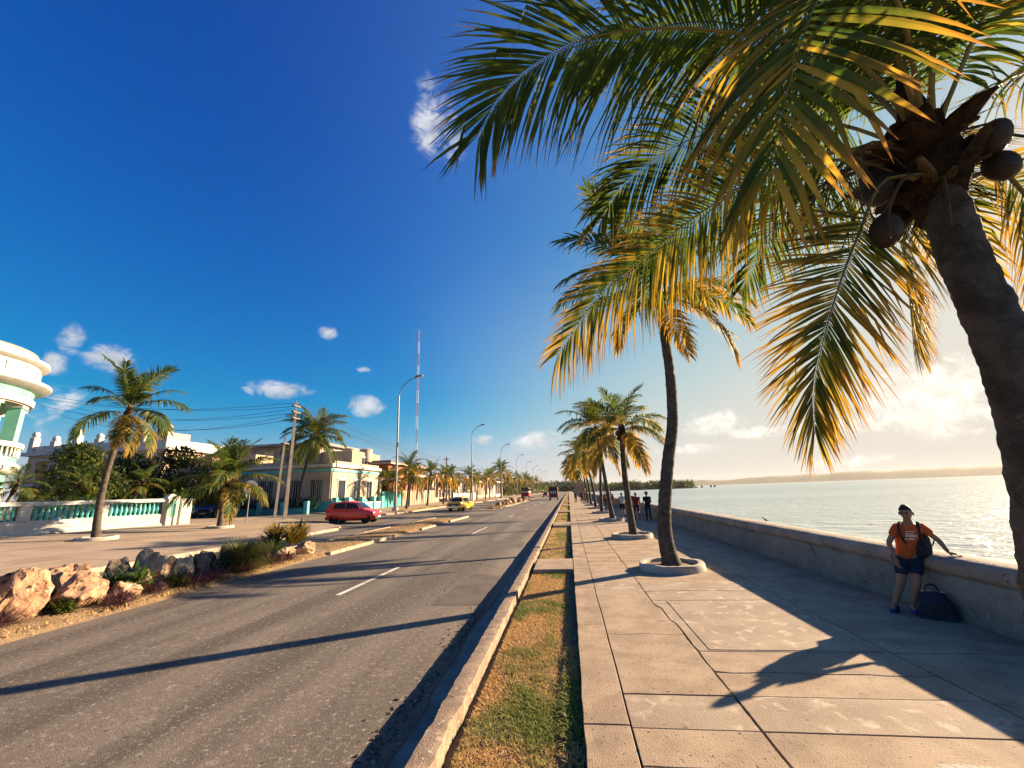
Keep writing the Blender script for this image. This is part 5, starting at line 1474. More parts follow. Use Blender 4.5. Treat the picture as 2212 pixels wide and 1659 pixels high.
m_ = MB(); m_.lathe([(.22, 0), (.44, 0), (.44, .02), (.22, .02)], 28); m_.v = [tuple(Ms @ V(q)) for q in m_.v]; m_.build('ring', mat('sign_white', (.82, .78, .72), None, 1, .5), sg, 40)
m_ = MB(); m_.lathe([(0, 0.004), (.22, .004), (.22, .016), (0, .016)], 28); m_.v = [tuple(Ms @ V(q)) for q in m_.v]; m_.build('disc', mat('sign_brown', (.10, .06, .045), None, 1, .6), sg, 40)


def wire(label, a, b, sag):
    a, b = V(a), V(b); pts = []
    for i in range(25):
        u = i / 24; q = a.lerp(b, u); q.z -= sag * 4 * u * (1 - u); pts.append(q)
    o = MB().tube(pts, .016, 4, False).build('overhead_wire', metal_d)
    return tag(o, label, 'wire', 'overhead wires')


T1 = V((-21.69, 31.0, 0))
WZ = [(9.45, .6, 'topmost wire from the leaning pole to the upper left'), (9.45, -.6, 'second wire from the top of the leaning pole'), (8.95, .6, 'third wire running left from the leaning pole'), (8.95, -.6, 'fourth wire running left from the leaning pole'), (8.45, .5, 'fifth wire running left from the leaning pole'), (8.45, -.5, 'lowest wire running left from the leaning pole')]
for i, (z, dy, lb) in enumerate(WZ):
    wire(lb, (T1.x, T1.y + dy, z + .15), (-52, 33 + dy * 3 + i * .9, 13.2 - i * .35), .9 + .12 * i)
for i, (z, dy, lb) in enumerate(WZ[:4]):
    wire(lb.replace('running left', 'running up the avenue').replace('to the upper left', 'up the avenue').replace('from the top of', 'up the avenue from'), (T1.x, T1.y + dy, z + .15), (-22.6, 78 + dy, 8.6 - .5 * i), .7)
wire('sagging cable from the shorter pole to the left', (-24.4, 34.3, 6.85), (-54, 37, 8.2), .8)
wire('lower sagging cable from the shorter pole to the left', (-24.4, 33.7, 6.85), (-54, 35, 7.2), .9)
fp = thing('utility_pole', 'distant dark wooden utility pole left of the second street lamp', 'utility pole', (-22.6, 78, .6)); MB().tube([(0, 0, -.1), (0, 0, 8.3)], [.16, .11], 8).build('pole', bark_m, fp, 60); MB().box(-.6, .6, -.05, .05, 7.8, 7.9).build('crossarm', bark_m, fp)

# ---- radio mast, red and white
ms = thing('radio_mast', 'thin red and white lattice radio mast far behind the houses', 'mast', (-110, 300, 0))
red_p = mat('mast_red', (.30, .13, .12), None, 1, .6); wht_p = mat('mast_white', (.48, .46, .47), None, 1, .6)
for k in range(13):
    zb, zt = k * 10.0, (k + 1) * 10.0
    m_ = MB(); w0 = .9 - .03 * k
    cs = [(w0 * math.cos(R(90 + 120 * j)), w0 * math.sin(R(90 + 120 * j))) for j in range(3)]
    for c in cs: m_.tube([(c[0], c[1], zb), (c[0], c[1], zt)], .15, 5)
    for q in range(5):
        for j in range(3):
            a, b_ = cs[j], cs[(j + 1) % 3]
            m_.tube([(a[0], a[1], zb + 2 * q), (b_[0], b_[1], zb + 2 * q + 2)], .07, 4)
    m_.build('mast_section', red_p if k % 2 == 0 else wht_p, ms)
for z in (40, 80, 120):
    for a in (20, 140, 260): MB().tube([(0, 0, z), (z * .6 * math.cos(R(a)), z * .6 * math.sin(R(a)), 0)], .05, 4).build('guy_wire', metal_d, ms)

# ---- wooded point across the water and the trees that close the avenue
rn = random.Random(33); m_ = MB(); land = MB()
for i in range(150):
    u = i / 149
    x = 36 + 160 * u + rn.uniform(-6, 6); y = 720 + rn.uniform(-20, 25) - 60 * (1 - u)
    h = (9 + 5 * noise.noise(V((u * 9, 0, 0)))) * (1 if u < .93 else .7)
    cloud_leaves(m_, (x, y, 1 + h * .45), 5.5, 5, h * .62, 90, 2.4, rn, .4)
o = m_.build('far_trees', pm_mid); o['kind'] = 'stuff'; tag(o, 'low wooded point across the water at the end of the sea wall', 'trees')
land.prism([(20, 640), (60, 660), (140, 690), (205, 718), (200, 740), (120, 760), (20, 770)], SEA - .5, -.6); struct('wooded_point', land, soil_m)
for i, (x, y, h, lb) in enumerate([(198, 722, 9, 'lone palm at the tip of the wooded point'), (190, 720, 9.5, 'second palm from the tip of the wooded point'), (150, 712, 13, 'tall palm on the wooded point'), (90, 690, 15, 'tallest palm on the wooded point')]):
    palm(lb, [(x, y, -.6), (x + .5, y, h * .5), (x + .6, y, h)], .5, .4, 4.5, crown(12, 200 + i, yellow=.2), 'palms on the wooded point', 0, 200 + i, fine=False)
for i, (dx, y, lb) in enumerate([(206, 735, 'first piling in the water off the wooded point'), (216, 735, 'second piling in the water off the wooded point'), (230, 735, 'third piling in the water off the wooded point'), (236, 735, 'fourth piling in the water off the wooded point')]):
    o = MB().bbox(dx - 1.2, dx + 1.2, y - 1.2, y + 1.2, SEA - 1, SEA + 3.2, .3).build('piling', bark_m); tag(o, lb, 'piling', 'pilings off the point')
m_ = MB()
for i in range(130):
    u = i / 129; y = 175 + 330 * u; x = -27 + rn.uniform(-12, 3) + (u * 8)
    cloud_leaves(m_, (x, y, 3.6), 4.2, 4.2, 4.2 + rn.uniform(-1, 2), 110, 1.1 + u, rn, .4)
o = m_.build('avenue_trees', pm_olive); o['kind'] = 'stuff'; tag(o, 'mass of distant trees lining the far end of the avenue', 'trees')
m_ = MB()
for i in range(60):
    x = -40 + 70 * i / 59; cloud_leaves(m_, (x, 620 + rn.uniform(-30, 30), 6), 8, 6, 9 + 4 * noise.noise(V((i * .3, 0, 0))), 110, 2.4, rn, .4)
o = m_.build('closing_trees', pm_dark); o['kind'] = 'stuff'; tag(o, 'dark trees closing the view where the avenue ends', 'trees')
# ivy-grey backdrop of gardens between the houses
for i, (x, y, h, lb) in enumerate([(-30, 81.5, 4.5, 'garden tree between the pinkish and white bungalows'), (-29, 98, 5, 'garden tree behind the cream bungalow'), (-29, 112, 6, 'garden tree between white and tan houses'), (-28, 142, 7, 'garden tree behind the pink house'), (-29, 168, 8, 'big garden tree after the last white house')]):
    tree(lb, (x, y, .6), h, [(0, 0, h * .8, 2.6, 1.8), (1.5, -.5, h * .6, 2, 1.4), (-1.5, .3, h * .65, 2, 1.5)], pm_mid if i % 2 else pm_olive, 'garden trees along the avenue', 300 + i, ls=.5, n=450)
# ================================================================== VEHICLES
tyre_m = mat('tyre', (.014, .014, .015), None, 1, .85)
rim_m = mat('rim', (.45, .45, .46), None, 1, .35, metal=.7)
chrome = mat('chrome', (.62, .62, .63), None, 1, .2, metal=.9)
lens_m = mat('headlamp_glass', (.75, .76, .78), None, 1, .12)
tail_m = mat('tail_lamp', (.35, .012, .01), None, 1, .2)
plate_m = mat('plate', (.62, .62, .64), None, 1, .5)
black_pl = mat('black_plastic', (.018, .018, .02), None, 1, .6)


def paint(name, c): return mat(name, c, None, 1, .28, 0, 1, .5, coat=.6)


def loft(secs):
    """skin over closed sections that all have the same number of points"""
    m_ = MB(); n = len(secs[0])
    for s_ in secs: m_.v += [tuple(p_) for p_ in s_]
    for j in range(len(secs) - 1):
        for i in range(n): m_.f.append((j * n + i, j * n + (i + 1) % n, (j + 1) * n + (i + 1) % n, (j + 1) * n + i))
    m_.f.append(tuple(range(n - 1, -1, -1))); m_.f.append(tuple((len(secs) - 1) * n + i for i in range(n)))
    return m_


def car(name, label, cat, loc, rotz, m, spec, group=None, roof=None):
    """spec: wheelbase xs, wheel radius, width, lower stations (x, zlow, zbelt, halfwidth), cabin stations (x, zbelt, ztop, halfbelt, halfroof)"""
    root = thing(name, label, cat, loc, rotz, group)
    secs = []
    for (x, zl, zb, hw) in spec['body']:
        secs.append([(x, -hw * .90, zl), (x, -hw, zl + .18), (x, -hw, zb - .16), (x, -hw * .93, zb), (x, 0, zb + .025), (x, hw * .93, zb), (x, hw, zb - .16), (x, hw, zl + .18), (x, hw * .90, zl)])
    loft(secs).build('body', m, root, 35)
    secs = []
    for (x, zb, zt, hb, hr) in spec['cabin']:
        secs.append([(x, -hb, zb - .03), (x, -(hb + hr) / 2 - .02, (zb + zt) / 2), (x, -hr, zt - .05), (x, -hr * .8, zt), (x, hr * .8, zt), (x, hr, zt - .05), (x, (hb + hr) / 2 + .02, (zb + zt) / 2), (x, hb, zb - .03)])
    cab = loft(secs).build('cabin', roof or m, root, 35)
    for g in spec['glass']:                       # quads, mirrored left and right if they do not cross the middle
        for s_ in ((1, -1) if all(abs(p_[1]) > .05 for p_ in g) and len({p_[1] > 0 for p_ in g}) == 1 else (1,)):
            q = [V((p_[0], p_[1] * s_, p_[2])) for p_ in g]
            nrm = (q[1] - q[0]).cross(q[3] - q[0]).normalized()
            cen = sum(q, V()) / 4
            if nrm.dot(cen - V((spec['mid'], 0, .9))) < 0: nrm = -nrm
            m_ = MB(); m_.add([p_ - nrm * .02 for p_ in q] + [p_ + nrm * .014 for p_ in q], [(3, 2, 1, 0), (4, 5, 6, 7), (0, 1, 5, 4), (1, 2, 6, 5), (2, 3, 7, 6), (3, 0, 4, 7)])
            m_.build('window', glass, root)
    r_ = spec['wr']; hw = spec['hw']
    for x in spec['wheels']:
        for s_ in (-1, 1):
            M = Matrix.Translation((x, s_ * (hw - .10), r_)) @ Matrix.Rotation(R(90), 4, 'X')
            m_ = MB(); m_.lathe([(r_ * .62, -.1), (r_ * .95, -.105), (r_, -.07), (r_, .07), (r_ * .95, .105), (r_ * .62, .1)], 22); m_.v = [tuple(M @ V(q)) for q in m_.v]
            wh = m_.build('wheel', tyre_m, root, 40)
            m_ = MB(); m_.lathe([(0, -.085), (r_ * .30, -.10), (r_ * .60, -.088), (r_ * .62, 0), (r_ * .60, .088), (r_ * .30, .10), (0, .085)], 16); m_.v = [tuple(M @ V(q)) for q in m_.v]
            m_.build('rim', rim_m, wh, 40)
            m_ = MB(); m_.lathe([(r_ * 1.06, -.03), (r_ * 1.16, -.03), (r_ * 1.16, .112), (r_ * 1.06, .112), (r_ * 1.06, -.03)], 22); m_.f = [f for f in m_.f if len(f) == 4]; m_.v = [tuple(M @ V((q[0], q[1], q[2]))) for q in m_.v]
            m_.build('wheel_arch', black_pl, root, 40)
    for (nm, mm, boxes) in spec['trim']:
        for (x0, x1, y0, y1, za, zb) in boxes: MB().bbox(x0, x1, y0, y1, za, zb, min(.02, (zb - za) / 4)).build(nm, mm, root)
    return root


HATCH = dict(mid=0, wr=.29, hw=.80, wheels=(-1.16, 1.18),
             body=[(-1.80, .34, .78, .66), (-1.72, .24, .92, .75), (-1.4, .2, .98, .80), (-.4, .18, .96, .81), (.6, .18, .94, .81), (.95, .18, .93, .81), (1.35, .19, .86, .80), (1.66, .22, .76, .76), (1.80, .30, .62, .64)],
             cabin=[(-1.76, .9, 1.02, .70, .60), (-1.62, .95, 1.40, .73, .58), (-1.2, .96, 1.50, .75, .60), (-.3, .96, 1.53, .76, .61), (.25, .95, 1.47, .76, .60), (.6, .94, 1.24, .75, .66), (1.02, .93, .95, .74, .70)],
             glass=[[(-1.30, .745, 1.02), (-.42, .765, 1.00), (-.40, .665, 1.40), (-1.18, .650, 1.37)], [(-.32, .768, 1.00), (.72, .752, .99), (.30, .668, 1.36), (-.30, .668, 1.40)],
                    [(.95, -.66, 1.0), (.95, .66, 1.0), (.33, .56, 1.42), (.33, -.56, 1.42)], [(-1.775, -.6, 1.03), (-1.775, .6, 1.03), (-1.66, .52, 1.36), (-1.66, -.52, 1.36)]],
             trim=[('bumper', black_pl, [(1.70, 1.86, -.68, .68, .26, .44), (-1.86, -1.72, -.70, .70, .28, .46)]), ('headlamp', lens_m, [(1.50, 1.74, .46, .73, .58, .74), (1.50, 1.74, -.73, -.46, .58, .74)]),
                   ('tail_lamp', tail_m, [(-1.82, -1.72, .56, .72, .74, 1.05), (-1.82, -1.72, -.72, -.56, .74, 1.05)]), ('number_plate', plate_m, [(1.862, 1.875, -.24, .24, .36, .47)]), ('grille', black_pl, [(1.78, 1.815, -.38, .38, .46, .60)]),
                   ('mirror', black_pl, [(.62, .76, .80, .96, .98, 1.10), (.62, .76, -.96, -.80, .98, 1.10)]), ('sill', black_pl, [(-.85, .85, .77, .822, .19, .26), (-.85, .85, -.822, -.77, .19, .26)]),
                   ('door_handle', black_pl, [(-.22, -.08, .808, .83, .84, .88), (-.22, -.08, -.83, -.808, .84, .88)]), ('roof_aerial', black_pl, [(-.1, -.06, -.02, .02, 1.52, 1.72)])])
car('red_car', 'red hatchback crossing the junction on the left', 'car', (-15.7, 30.2, zr(-15.7) + .005), R(4), paint('red_car_paint', (.78, .03, .014)), HATCH)
car('parked_car', 'dark blue car half hidden behind the garden gate pier', 'car', (-34.3, 37.4, .66), R(-58), paint('blue_car_paint', (.02, .03, .06)), HATCH)
SEDAN = dict(mid=0, wr=.33, hw=.86, wheels=(-1.35, 1.45),
             body=[(-2.35, .42, .86, .74), (-2.25, .30, .98, .82), (-1.6, .27, 1.02, .87), (-.4, .25, .98, .88), (.9, .25, 1.0, .88), (1.6, .26, 1.0, .87), (2.2, .30, .94, .84), (2.38, .42, .82, .76)],
             cabin=[(-1.45, .98, 1.02, .72, .66), (-1.1, .98, 1.44, .76, .60), (-.5, .98, 1.58, .78, .62), (.2, .98, 1.58, .78, .62), (.6, .98, 1.50, .78, .62), (1.02, .99, 1.04, .74, .70)],
             glass=[[(-1.05, .762, 1.04), (-.12, .782, 1.04), (-.14, .675, 1.46), (-.92, .665, 1.42)], [(-.04, .782, 1.04), (.82, .765, 1.05), (.56, .672, 1.43), (-.04, .675, 1.46)], [(.98, -.64, 1.07), (.98, .64, 1.07), (.64, .56, 1.44), (.64, -.56, 1.44)], [(-1.40, -.64, 1.06), (-1.40, .64, 1.06), (-1.12, .55, 1.42), (-1.12, -.55, 1.42)]],
             trim=[('bumper', chrome, [(2.36, 2.52, -.8, .8, .38, .54), (-2.5, -2.34, -.8, .8, .40, .56)]), ('tail_lamp', tail_m, [(-2.40, -2.30, .58, .76, .66, .84), (-2.40, -2.30, -.76, -.58, .66, .84)]), ('headlamp', lens_m, [(2.30, 2.42, .5, .74, .66, .86), (2.30, 2.42, -.74, -.5, .66, .86)]),
                   ('number_plate', plate_m, [(-2.415, -2.40, -.24, .24, .58, .70)]), ('boot_panel', black_pl, [(-2.41, -2.36, -.52, .52, .60, .80)]), ('mirror', chrome, [(.75, .88, .84, .98, 1.02, 1.12)])])
car('yellow_car', 'yellow old saloon car driving away on the far carriageway', 'car', (-12.6, 49.5, zr(-12.6) + .005), R(84), paint('yellow_car_paint', (.80, .46, .02)), SEDAN, roof=paint('pale_roof_paint', (.72, .46, .08)))
car('red_saloon', 'small dark red saloon far up the avenue', 'car', (-8.0, 150, zr(-8) + .005), R(90), paint('dark_red_paint', (.30, .03, .03)), SEDAN)
# lorry and bus far off
lo = thing('lorry', 'dark red high-backed lorry driving away far up the road', 'lorry', (-3.6, 104, zr(-3.6)), R(90))
red_d = mat('lorry_red', (.16, .03, .03), (.10, .02, .02), 3, .6)
MB().bbox(-2.8, 1.2, -1.05, 1.05, .75, 3.05, .06).build('cargo_box', red_d, lo)
MB().bbox(1.3, 2.9, -1.0, 1.0, .6, 2.5, .15).build('cab', red_d, lo)
MB().box(-2.83, -2.80, -.8, .8, 1.6, 2.7).build('rear_opening', dark_in, lo)
for y in (-.5, 0, .5): MB().box(-2.86, -2.83, y - .14, y + .14, 1.5, 2.1).build('crate', plate_m, lo)
MB().bbox(-2.86, -2.6, -1.0, 1.0, .5, .62, .02).build('bumper', plate_m, lo)
for x in (-2.0, 2.1):
    for s_ in (-1, 1):
        M = Matrix.Translation((x, s_ * .88, .42)) @ Matrix.Rotation(R(90), 4, 'X'); m_ = MB().lathe([(.26, -.14), (.42, -.13), (.42, .13), (.26, .14)], 16); m_.v = [tuple(M @ V(q)) for q in m_.v]; m_.build('wheel', tyre_m, lo, 40)
bs = thing('bus', 'red and white bus standing far up the left carriageway', 'bus', (-12.6, 128, zr(-12.6)), R(90))
MB().bbox(-3.6, 3.6, -1.15, 1.15, .45, 1.6, .1).build('lower_body', mat('bus_red', (.32, .035, .03), None, 1, .4), bs)
MB().bbox(-3.58, 3.58, -1.12, 1.12, 1.6, 1.95, .02).build('white_band', white_p, bs)
MB().bbox(-3.5, 3.5, -1.08, 1.08, 1.95, 2.6, .05).build('window', glass, bs)
MB().bbox(-3.6, 3.6, -1.15, 1.15, 2.6, 2.95, .15).build('roof', mat('bus_roof', (.10, .04, .03), None, 1, .5), bs)
for x in (-2.3, 2.3):
    for s_ in (-1, 1):
        M = Matrix.Translation((x, s_ * 1.0, .45)) @ Matrix.Rotation(R(90), 4, 'X'); m_ = MB().lathe([(.26, -.14), (.45, -.13), (.45, .13), (.26, .14)], 16); m_.v = [tuple(M @ V(q)) for q in m_.v]; m_.build('wheel', tyre_m, bs, 40)

# ================================================================== PEOPLE
def skin_mesh(name, pts, edges, rad, root=0, sub=1):
    me = bpy.data.meshes.new(name); me.from_pydata([tuple(p_) for p_ in pts], edges, [])
    ob = bpy.data.objects.new(name, me); C.objects.link(ob)
    md = ob.modifiers.new('skin', 'SKIN'); md.use_smooth_shade = True
    for i, v in enumerate(me.skin_vertices[0].data):
        r_ = rad[i]; v.radius = r_ if hasattr(r_, '__len__') else (r_, r_); v.use_root = (i == root)
    s_ = ob.modifiers.new('sub', 'SUBSURF'); s_.levels = sub; s_.render_levels = sub
    dg = bpy.context.evaluated_depsgraph_get()
    out = bpy.data.meshes.new_from_object(ob.evaluated_get(dg))
    bpy.data.objects.remove(ob); bpy.data.meshes.remove(me)
    out.name = name
    return out


def put_mesh(name, me, m, parent):
    me.materials.clear(); me.materials.append(m)
    me.polygons.foreach_set('use_smooth', [True] * len(me.polygons))
    o = bpy.data.objects.new(name, me); C.objects.link(o); o.parent = parent
    return o


def append_mb(me, mb):
    """join extra geometry (fingers, ears, nose) into a mesh"""
    bm = bmesh.new(); bm.from_mesh(me)
    vs_ = [bm.verts.new(v) for v in mb.v]
    for f in mb.f:
        try: bm.faces.new([vs_[i] for i in f])
        except ValueError: pass
    bm.to_mesh(me); bm.free()


def hand_geo(mb, wrist, d, n, curl, s=1.0, thumb=1):
    """palm and five fingers leaving the wrist along d, back of the hand along n"""
    d = V(d).normalized(); n = V(n); n = (n - d * n.dot(d)).normalized(); sd = d.cross(n)
    wrist = V(wrist)
    M = Matrix(((d.x, sd.x, n.x, 0), (d.y, sd.y, n.y, 0), (d.z, sd.z, n.z, 0), (0, 0, 0, 1)))
    T = lambda x, y, z: wrist + (M @ V((x * s, y * s, z * s)))
    mb.tube([T(-.01, 0, 0), T(.03, 0, 0), T(.07, 0, .002), T(.09, 0, 0)], [.024 * s, .034 * s, .038 * s, .030 * s], 10, flat=.5)
    for k, (y, L) in enumerate(((-.030, .062), (-.010, .074), (.010, .080), (.030, .070))):
        a1, a2 = curl, curl * 2.1
        p0 = T(.082, y, 0); p1 = T(.082 + L * .45 * math.cos(a1), y * 1.1, -L * .45 * math.sin(a1)); p2 = T(.082 + L * (.45 * math.cos(a1) + .55 * math.cos(a2)), y * 1.15, -L * (.45 * math.sin(a1) + .55 * math.sin(a2)))
        mb.tube([p0, p1, p2], [.0095 * s, .009 * s, .007 * s], 6)
    mb.tube([T(.025, .028 * thumb, -.005), T(.055, .058 * thumb, -.012), T(.085, .072 * thumb, -.018)], [.012 * s, .011 * s, .008 * s], 6)


def person(label, loc, rotz, J, cols, group=None, sleeve=.55, legs=.45, hair='short', detail=False, shoe=True, hat=False):
    """J: joint positions in the person's own frame (x right-hand side of the figure is -y, faces +x)"""
    root = thing('person', label, 'person', loc, rotz, group)
    K = ['pel', 'spi', 'che', 'nec', 'chin', 'hea', 'top', 'shL', 'elL', 'wrL', 'shR', 'elR', 'wrR', 'hiL', 'knL', 'anL', 'toL', 'hiR', 'knR', 'anR', 'toR']
    ix = {k: i for i, k in enumerate(K)}
    E_ = [('pel', 'spi'), ('spi', 'che'), ('che', 'nec'), ('nec', 'chin'), ('chin', 'hea'), ('hea', 'top'), ('che', 'shL'), ('shL', 'elL'), ('elL', 'wrL'), ('che', 'shR'), ('shR', 'elR'), ('elR', 'wrR'), ('pel', 'hiL'), ('hiL', 'knL'), ('knL', 'anL'), ('anL', 'toL'), ('pel', 'hiR'), ('hiR', 'knR'), ('knR', 'anR'), ('anR', 'toR')]
    RAD = dict(pel=(.105, .085), spi=(.10, .08), che=(.095, .075), nec=.052, chin=.052, hea=(.060, .060), top=.040, shL=.050, elL=.042, wrL=.029, shR=.050, elR=.042, wrR=.029, hiL=.088, knL=.060, anL=.038, toL=.034, hiR=.088, knR=.060, anR=.038, toR=.034)
    P = {k: V(J[k]) for k in K}
    me = skin_mesh('body', [P[k] for k in K], [(ix[a], ix[b_]) for a, b_ in E_], [RAD[k] for k in K], 0, 2 if detail else 1)
    ex = MB()
    for s_, a, b_ in (('L', 'elL', 'wrL'), ('R', 'elR', 'wrR')):
        hd_ = J.get('hand' + s_)
        d = V(hd_[0]) if hd_ else (P[b_] - P[a]); n_ = V(hd_[1]) if hd_ else V((0, 1 if s_ == 'L' else -1, .1))
        hand_geo(ex, P[b_], d, n_, hd_[2] if hd_ else .35, 1.0, (hd_[3] if hd_ and len(hd_) > 3 else 1))
    up_ = (P['top'] - P['chin']).normalized(); fwd = V(J.get('face', (1, 0, 0))); fwd = (fwd - up_ * fwd.dot(up_)).normalized(); sd = up_.cross(fwd)
    hc = P['hea']
    hv = MB().ball((0, 0, 0), 1.0, 14, 10); Mh = Matrix(((fwd.x, sd.x, up_.x), (fwd.y, sd.y, up_.y), (fwd.z, sd.z, up_.z)))
    hv.v = [tuple(hc + up_ * .005 + Mh @ V((x * (.092 if z > -.2 else .088), y * (.074 if z > -.3 else .074 + .03 * (z + .3)), z * .118))) for x, y, z in hv.v]
    ex.add(hv.v, hv.f)
    ex.tube([hc + fwd * .075 + up_ * .02, hc + fwd * .112 - up_ * .018, hc + fwd * .085 - up_ * .03], [.010, .017, .012], 6)       # nose
    for s_ in (-1, 1):
        ex.ball(hc + sd * s_ * .086 - fwd * .005 - up_ * .005, .026, 8, 6, (.6, .5, 1.1))                                              # ears
    ex.tube([hc + fwd * .080 - up_ * .055 - sd * .025, hc + fwd * .090 - up_ * .057, hc + fwd * .080 - up_ * .055 + sd * .025], [.007, .010, .007], 5)   # mouth
    append_mb(me, ex)
    body = put_mesh('body', me, cols['skin'], root)
    for s_ in (-1, 1):
        MB().ball(hc + fwd * .082 + sd * s_ * .033 + up_ * .012, .012, 8, 6).build('eye', black_pl, body, 180)
        MB().tube([hc + fwd * .090 + sd * s_ * .018 + up_ * .030, hc + fwd * .086 + sd * s_ * .050 + up_ * .034], [.006, .005], 5).build('eyebrow', cols['hair'], body)
    # hair
    hm = MB(); n = 18
    for j in range(8):
        for k in range(n):
            q = 2 * math.pi * k / n
            end = 112 - 54 * max(0, math.cos(q)) ** .8 - 22 * abs(math.sin(q)) ** 3      # hairline: high over the brow, low at the nape
            th = R(3 + (end - 3) * j / 7)
            d = V((math.cos(q) * math.sin(th) * .098, math.sin(q) * math.sin(th) * .080, math.cos(th) * .126))
            rr = (1.05 + .05 * noise.noise(d * 60)) * (1 if j < 7 else .93)
            hm.v.append(tuple(hc + up_ * .008 + Mh @ (d * rr)))
    for j in range(7):
        for k in range(n): hm.f.append((j * n + k, (j + 1) * n + k, (j + 1) * n + (k + 1) % n, j * n + (k + 1) % n))
    hm.f.append(tuple(range(n)))
    hm.build('hair', cols['hair'], body, 180)
    if hat:
        h_ = MB(); h_.lathe([(.175, 0), (.165, .012), (.112, .02), (.105, .11), (.0, .12)], 18, hc + up_ * .045); h_.build('hat', cols['hair'], body, 60)
    # shirt: torso and sleeves, a little wider than the body
    def mix(a, b_, t_): return P[a].lerp(P[b_], t_)
    q0 = P['pel'] - (P['spi'] - P['pel']) * .42
    sp = [q0, P['spi'], P['che'], mix('che', 'nec', .55), P['shL'], mix('shL', 'elL', sleeve), P['shR'], mix('shR', 'elR', sleeve)]
    sr = [(.165, .14), (.156, .125), (.162, .125), .072, .078, .066, .078, .066]
    put_mesh('shirt', skin_mesh('shirt', sp, [(0, 1), (1, 2), (2, 3), (2, 4), (4, 5), (2, 6), (6, 7)], sr, 1, 2 if detail else 1), cols['shirt'], root)
    lg = [P['pel'] + V((0, 0, .02)), P['hiL'], P['hiL'].lerp(P['knL'], min(1, legs * 2)), P['hiR'], P['hiR'].lerp(P['knR'], min(1, legs * 2))]
    lr = [(.150, .122), .108, .098 if legs < .6 else .075, .108, .098 if legs < .6 else .075]
    ed = [(0, 1), (1, 2), (0, 3), (3, 4)]
    if legs > .6:
        lg += [P['knL'].lerp(P['anL'], .92), P['knR'].lerp(P['anR'], .92)]; lr += [.062, .062]; ed += [(2, 5), (4, 6)]
    put_mesh('shorts' if legs < .6 else 'trousers', skin_mesh('legwear', lg, ed, lr, 0, 1), cols['legs'], root)
    for s_ in 'LR':
        a, t_ = P['an' + s_], P['to' + s_]
        d = (t_ - a); d.z = 0; d.normalize(); sd2 = V((-d.y, d.x, 0))
        zz = min(a.z, t_.z) - .045
        so = MB()
        for (u, w_, h_) in ((-.075, .030, .085), (-.05, .042, .115), (.02, .043, .10), (.09, .050, .065), (.15, .046, .05), (.185, .025, .035)):
            c_ = V((a.x, a.y, zz)) + d * u
            for (kx, kz) in ((-1, 0), (-1, .45), (-.6, 1), (.6, 1), (1, .45), (1, 0)): so.v.append(tuple(c_ + sd2 * (w_ * kx) + V((0, 0, h_ * kz))))
        for j in range(5):
            for i in range(6): so.f.append((j * 6 + i, j * 6 + (i + 1) % 6, j * 6 + 6 + (i + 1) % 6, j * 6 + 6 + i))
        so.f += [(5, 4, 3, 2, 1, 0), tuple(30 + i for i in range(6))]
        so.build('shoe', cols['shoe'], root, 60)
    return root


skin_d = mat('skin_brown', (.20, .10, .06), None, 1, .55); skin_t = mat('skin_tan', (.30, .16, .10), None, 1, .55)
hair_b = mat('hair_black', (.012, .010, .009), None, 1, .7)
cloth = lambda n, c: mat('cloth_' + n, c, tuple(v * .75 for v in c), 9, .9, .3, 40, .1, coord='obj')


def pose(stride=0.0, h=1.72, swing=.25, lean=0.0, arms=0.0):
    k = h / 1.72
    J = dict(pel=(0, 0, .95), spi=(.01 + lean * .3, 0, 1.13), che=(.02 + lean * .7, 0, 1.36), nec=(.01 + lean, 0, 1.47), chin=(.02 + lean, 0, 1.54), hea=(.02 + lean, 0, 1.60), top=(.01 + lean, 0, 1.66),
             shL=(lean * .7, .19, 1.40), shR=(lean * .7, -.19, 1.40), hiL=(0, .095, .88), hiR=(0, -.095, .88))
    J.update(elL=(-swing * .5, .25, 1.13), wrL=(-swing * .4 + .08 + arms, .24, .90 + arms), elR=(swing * .4, -.25, 1.13), wrR=(swing * .8 + .08 + arms, -.23, .92 + arms))
    J.update(knL=(stride * .55 + .03, .10, .49), anL=(stride * .8, .10, .09), toL=(stride * .8 + .14, .11, .045), knR=(-stride * .25 + .03, -.10, .49), anR=(-stride * .8, -.10, .09 + abs(stride) * .12), toR=(-stride * .8 + .13, -.11, .045 + abs(stride) * .05))
    return {a: tuple(c * k for c in b_) for a, b_ in J.items()}


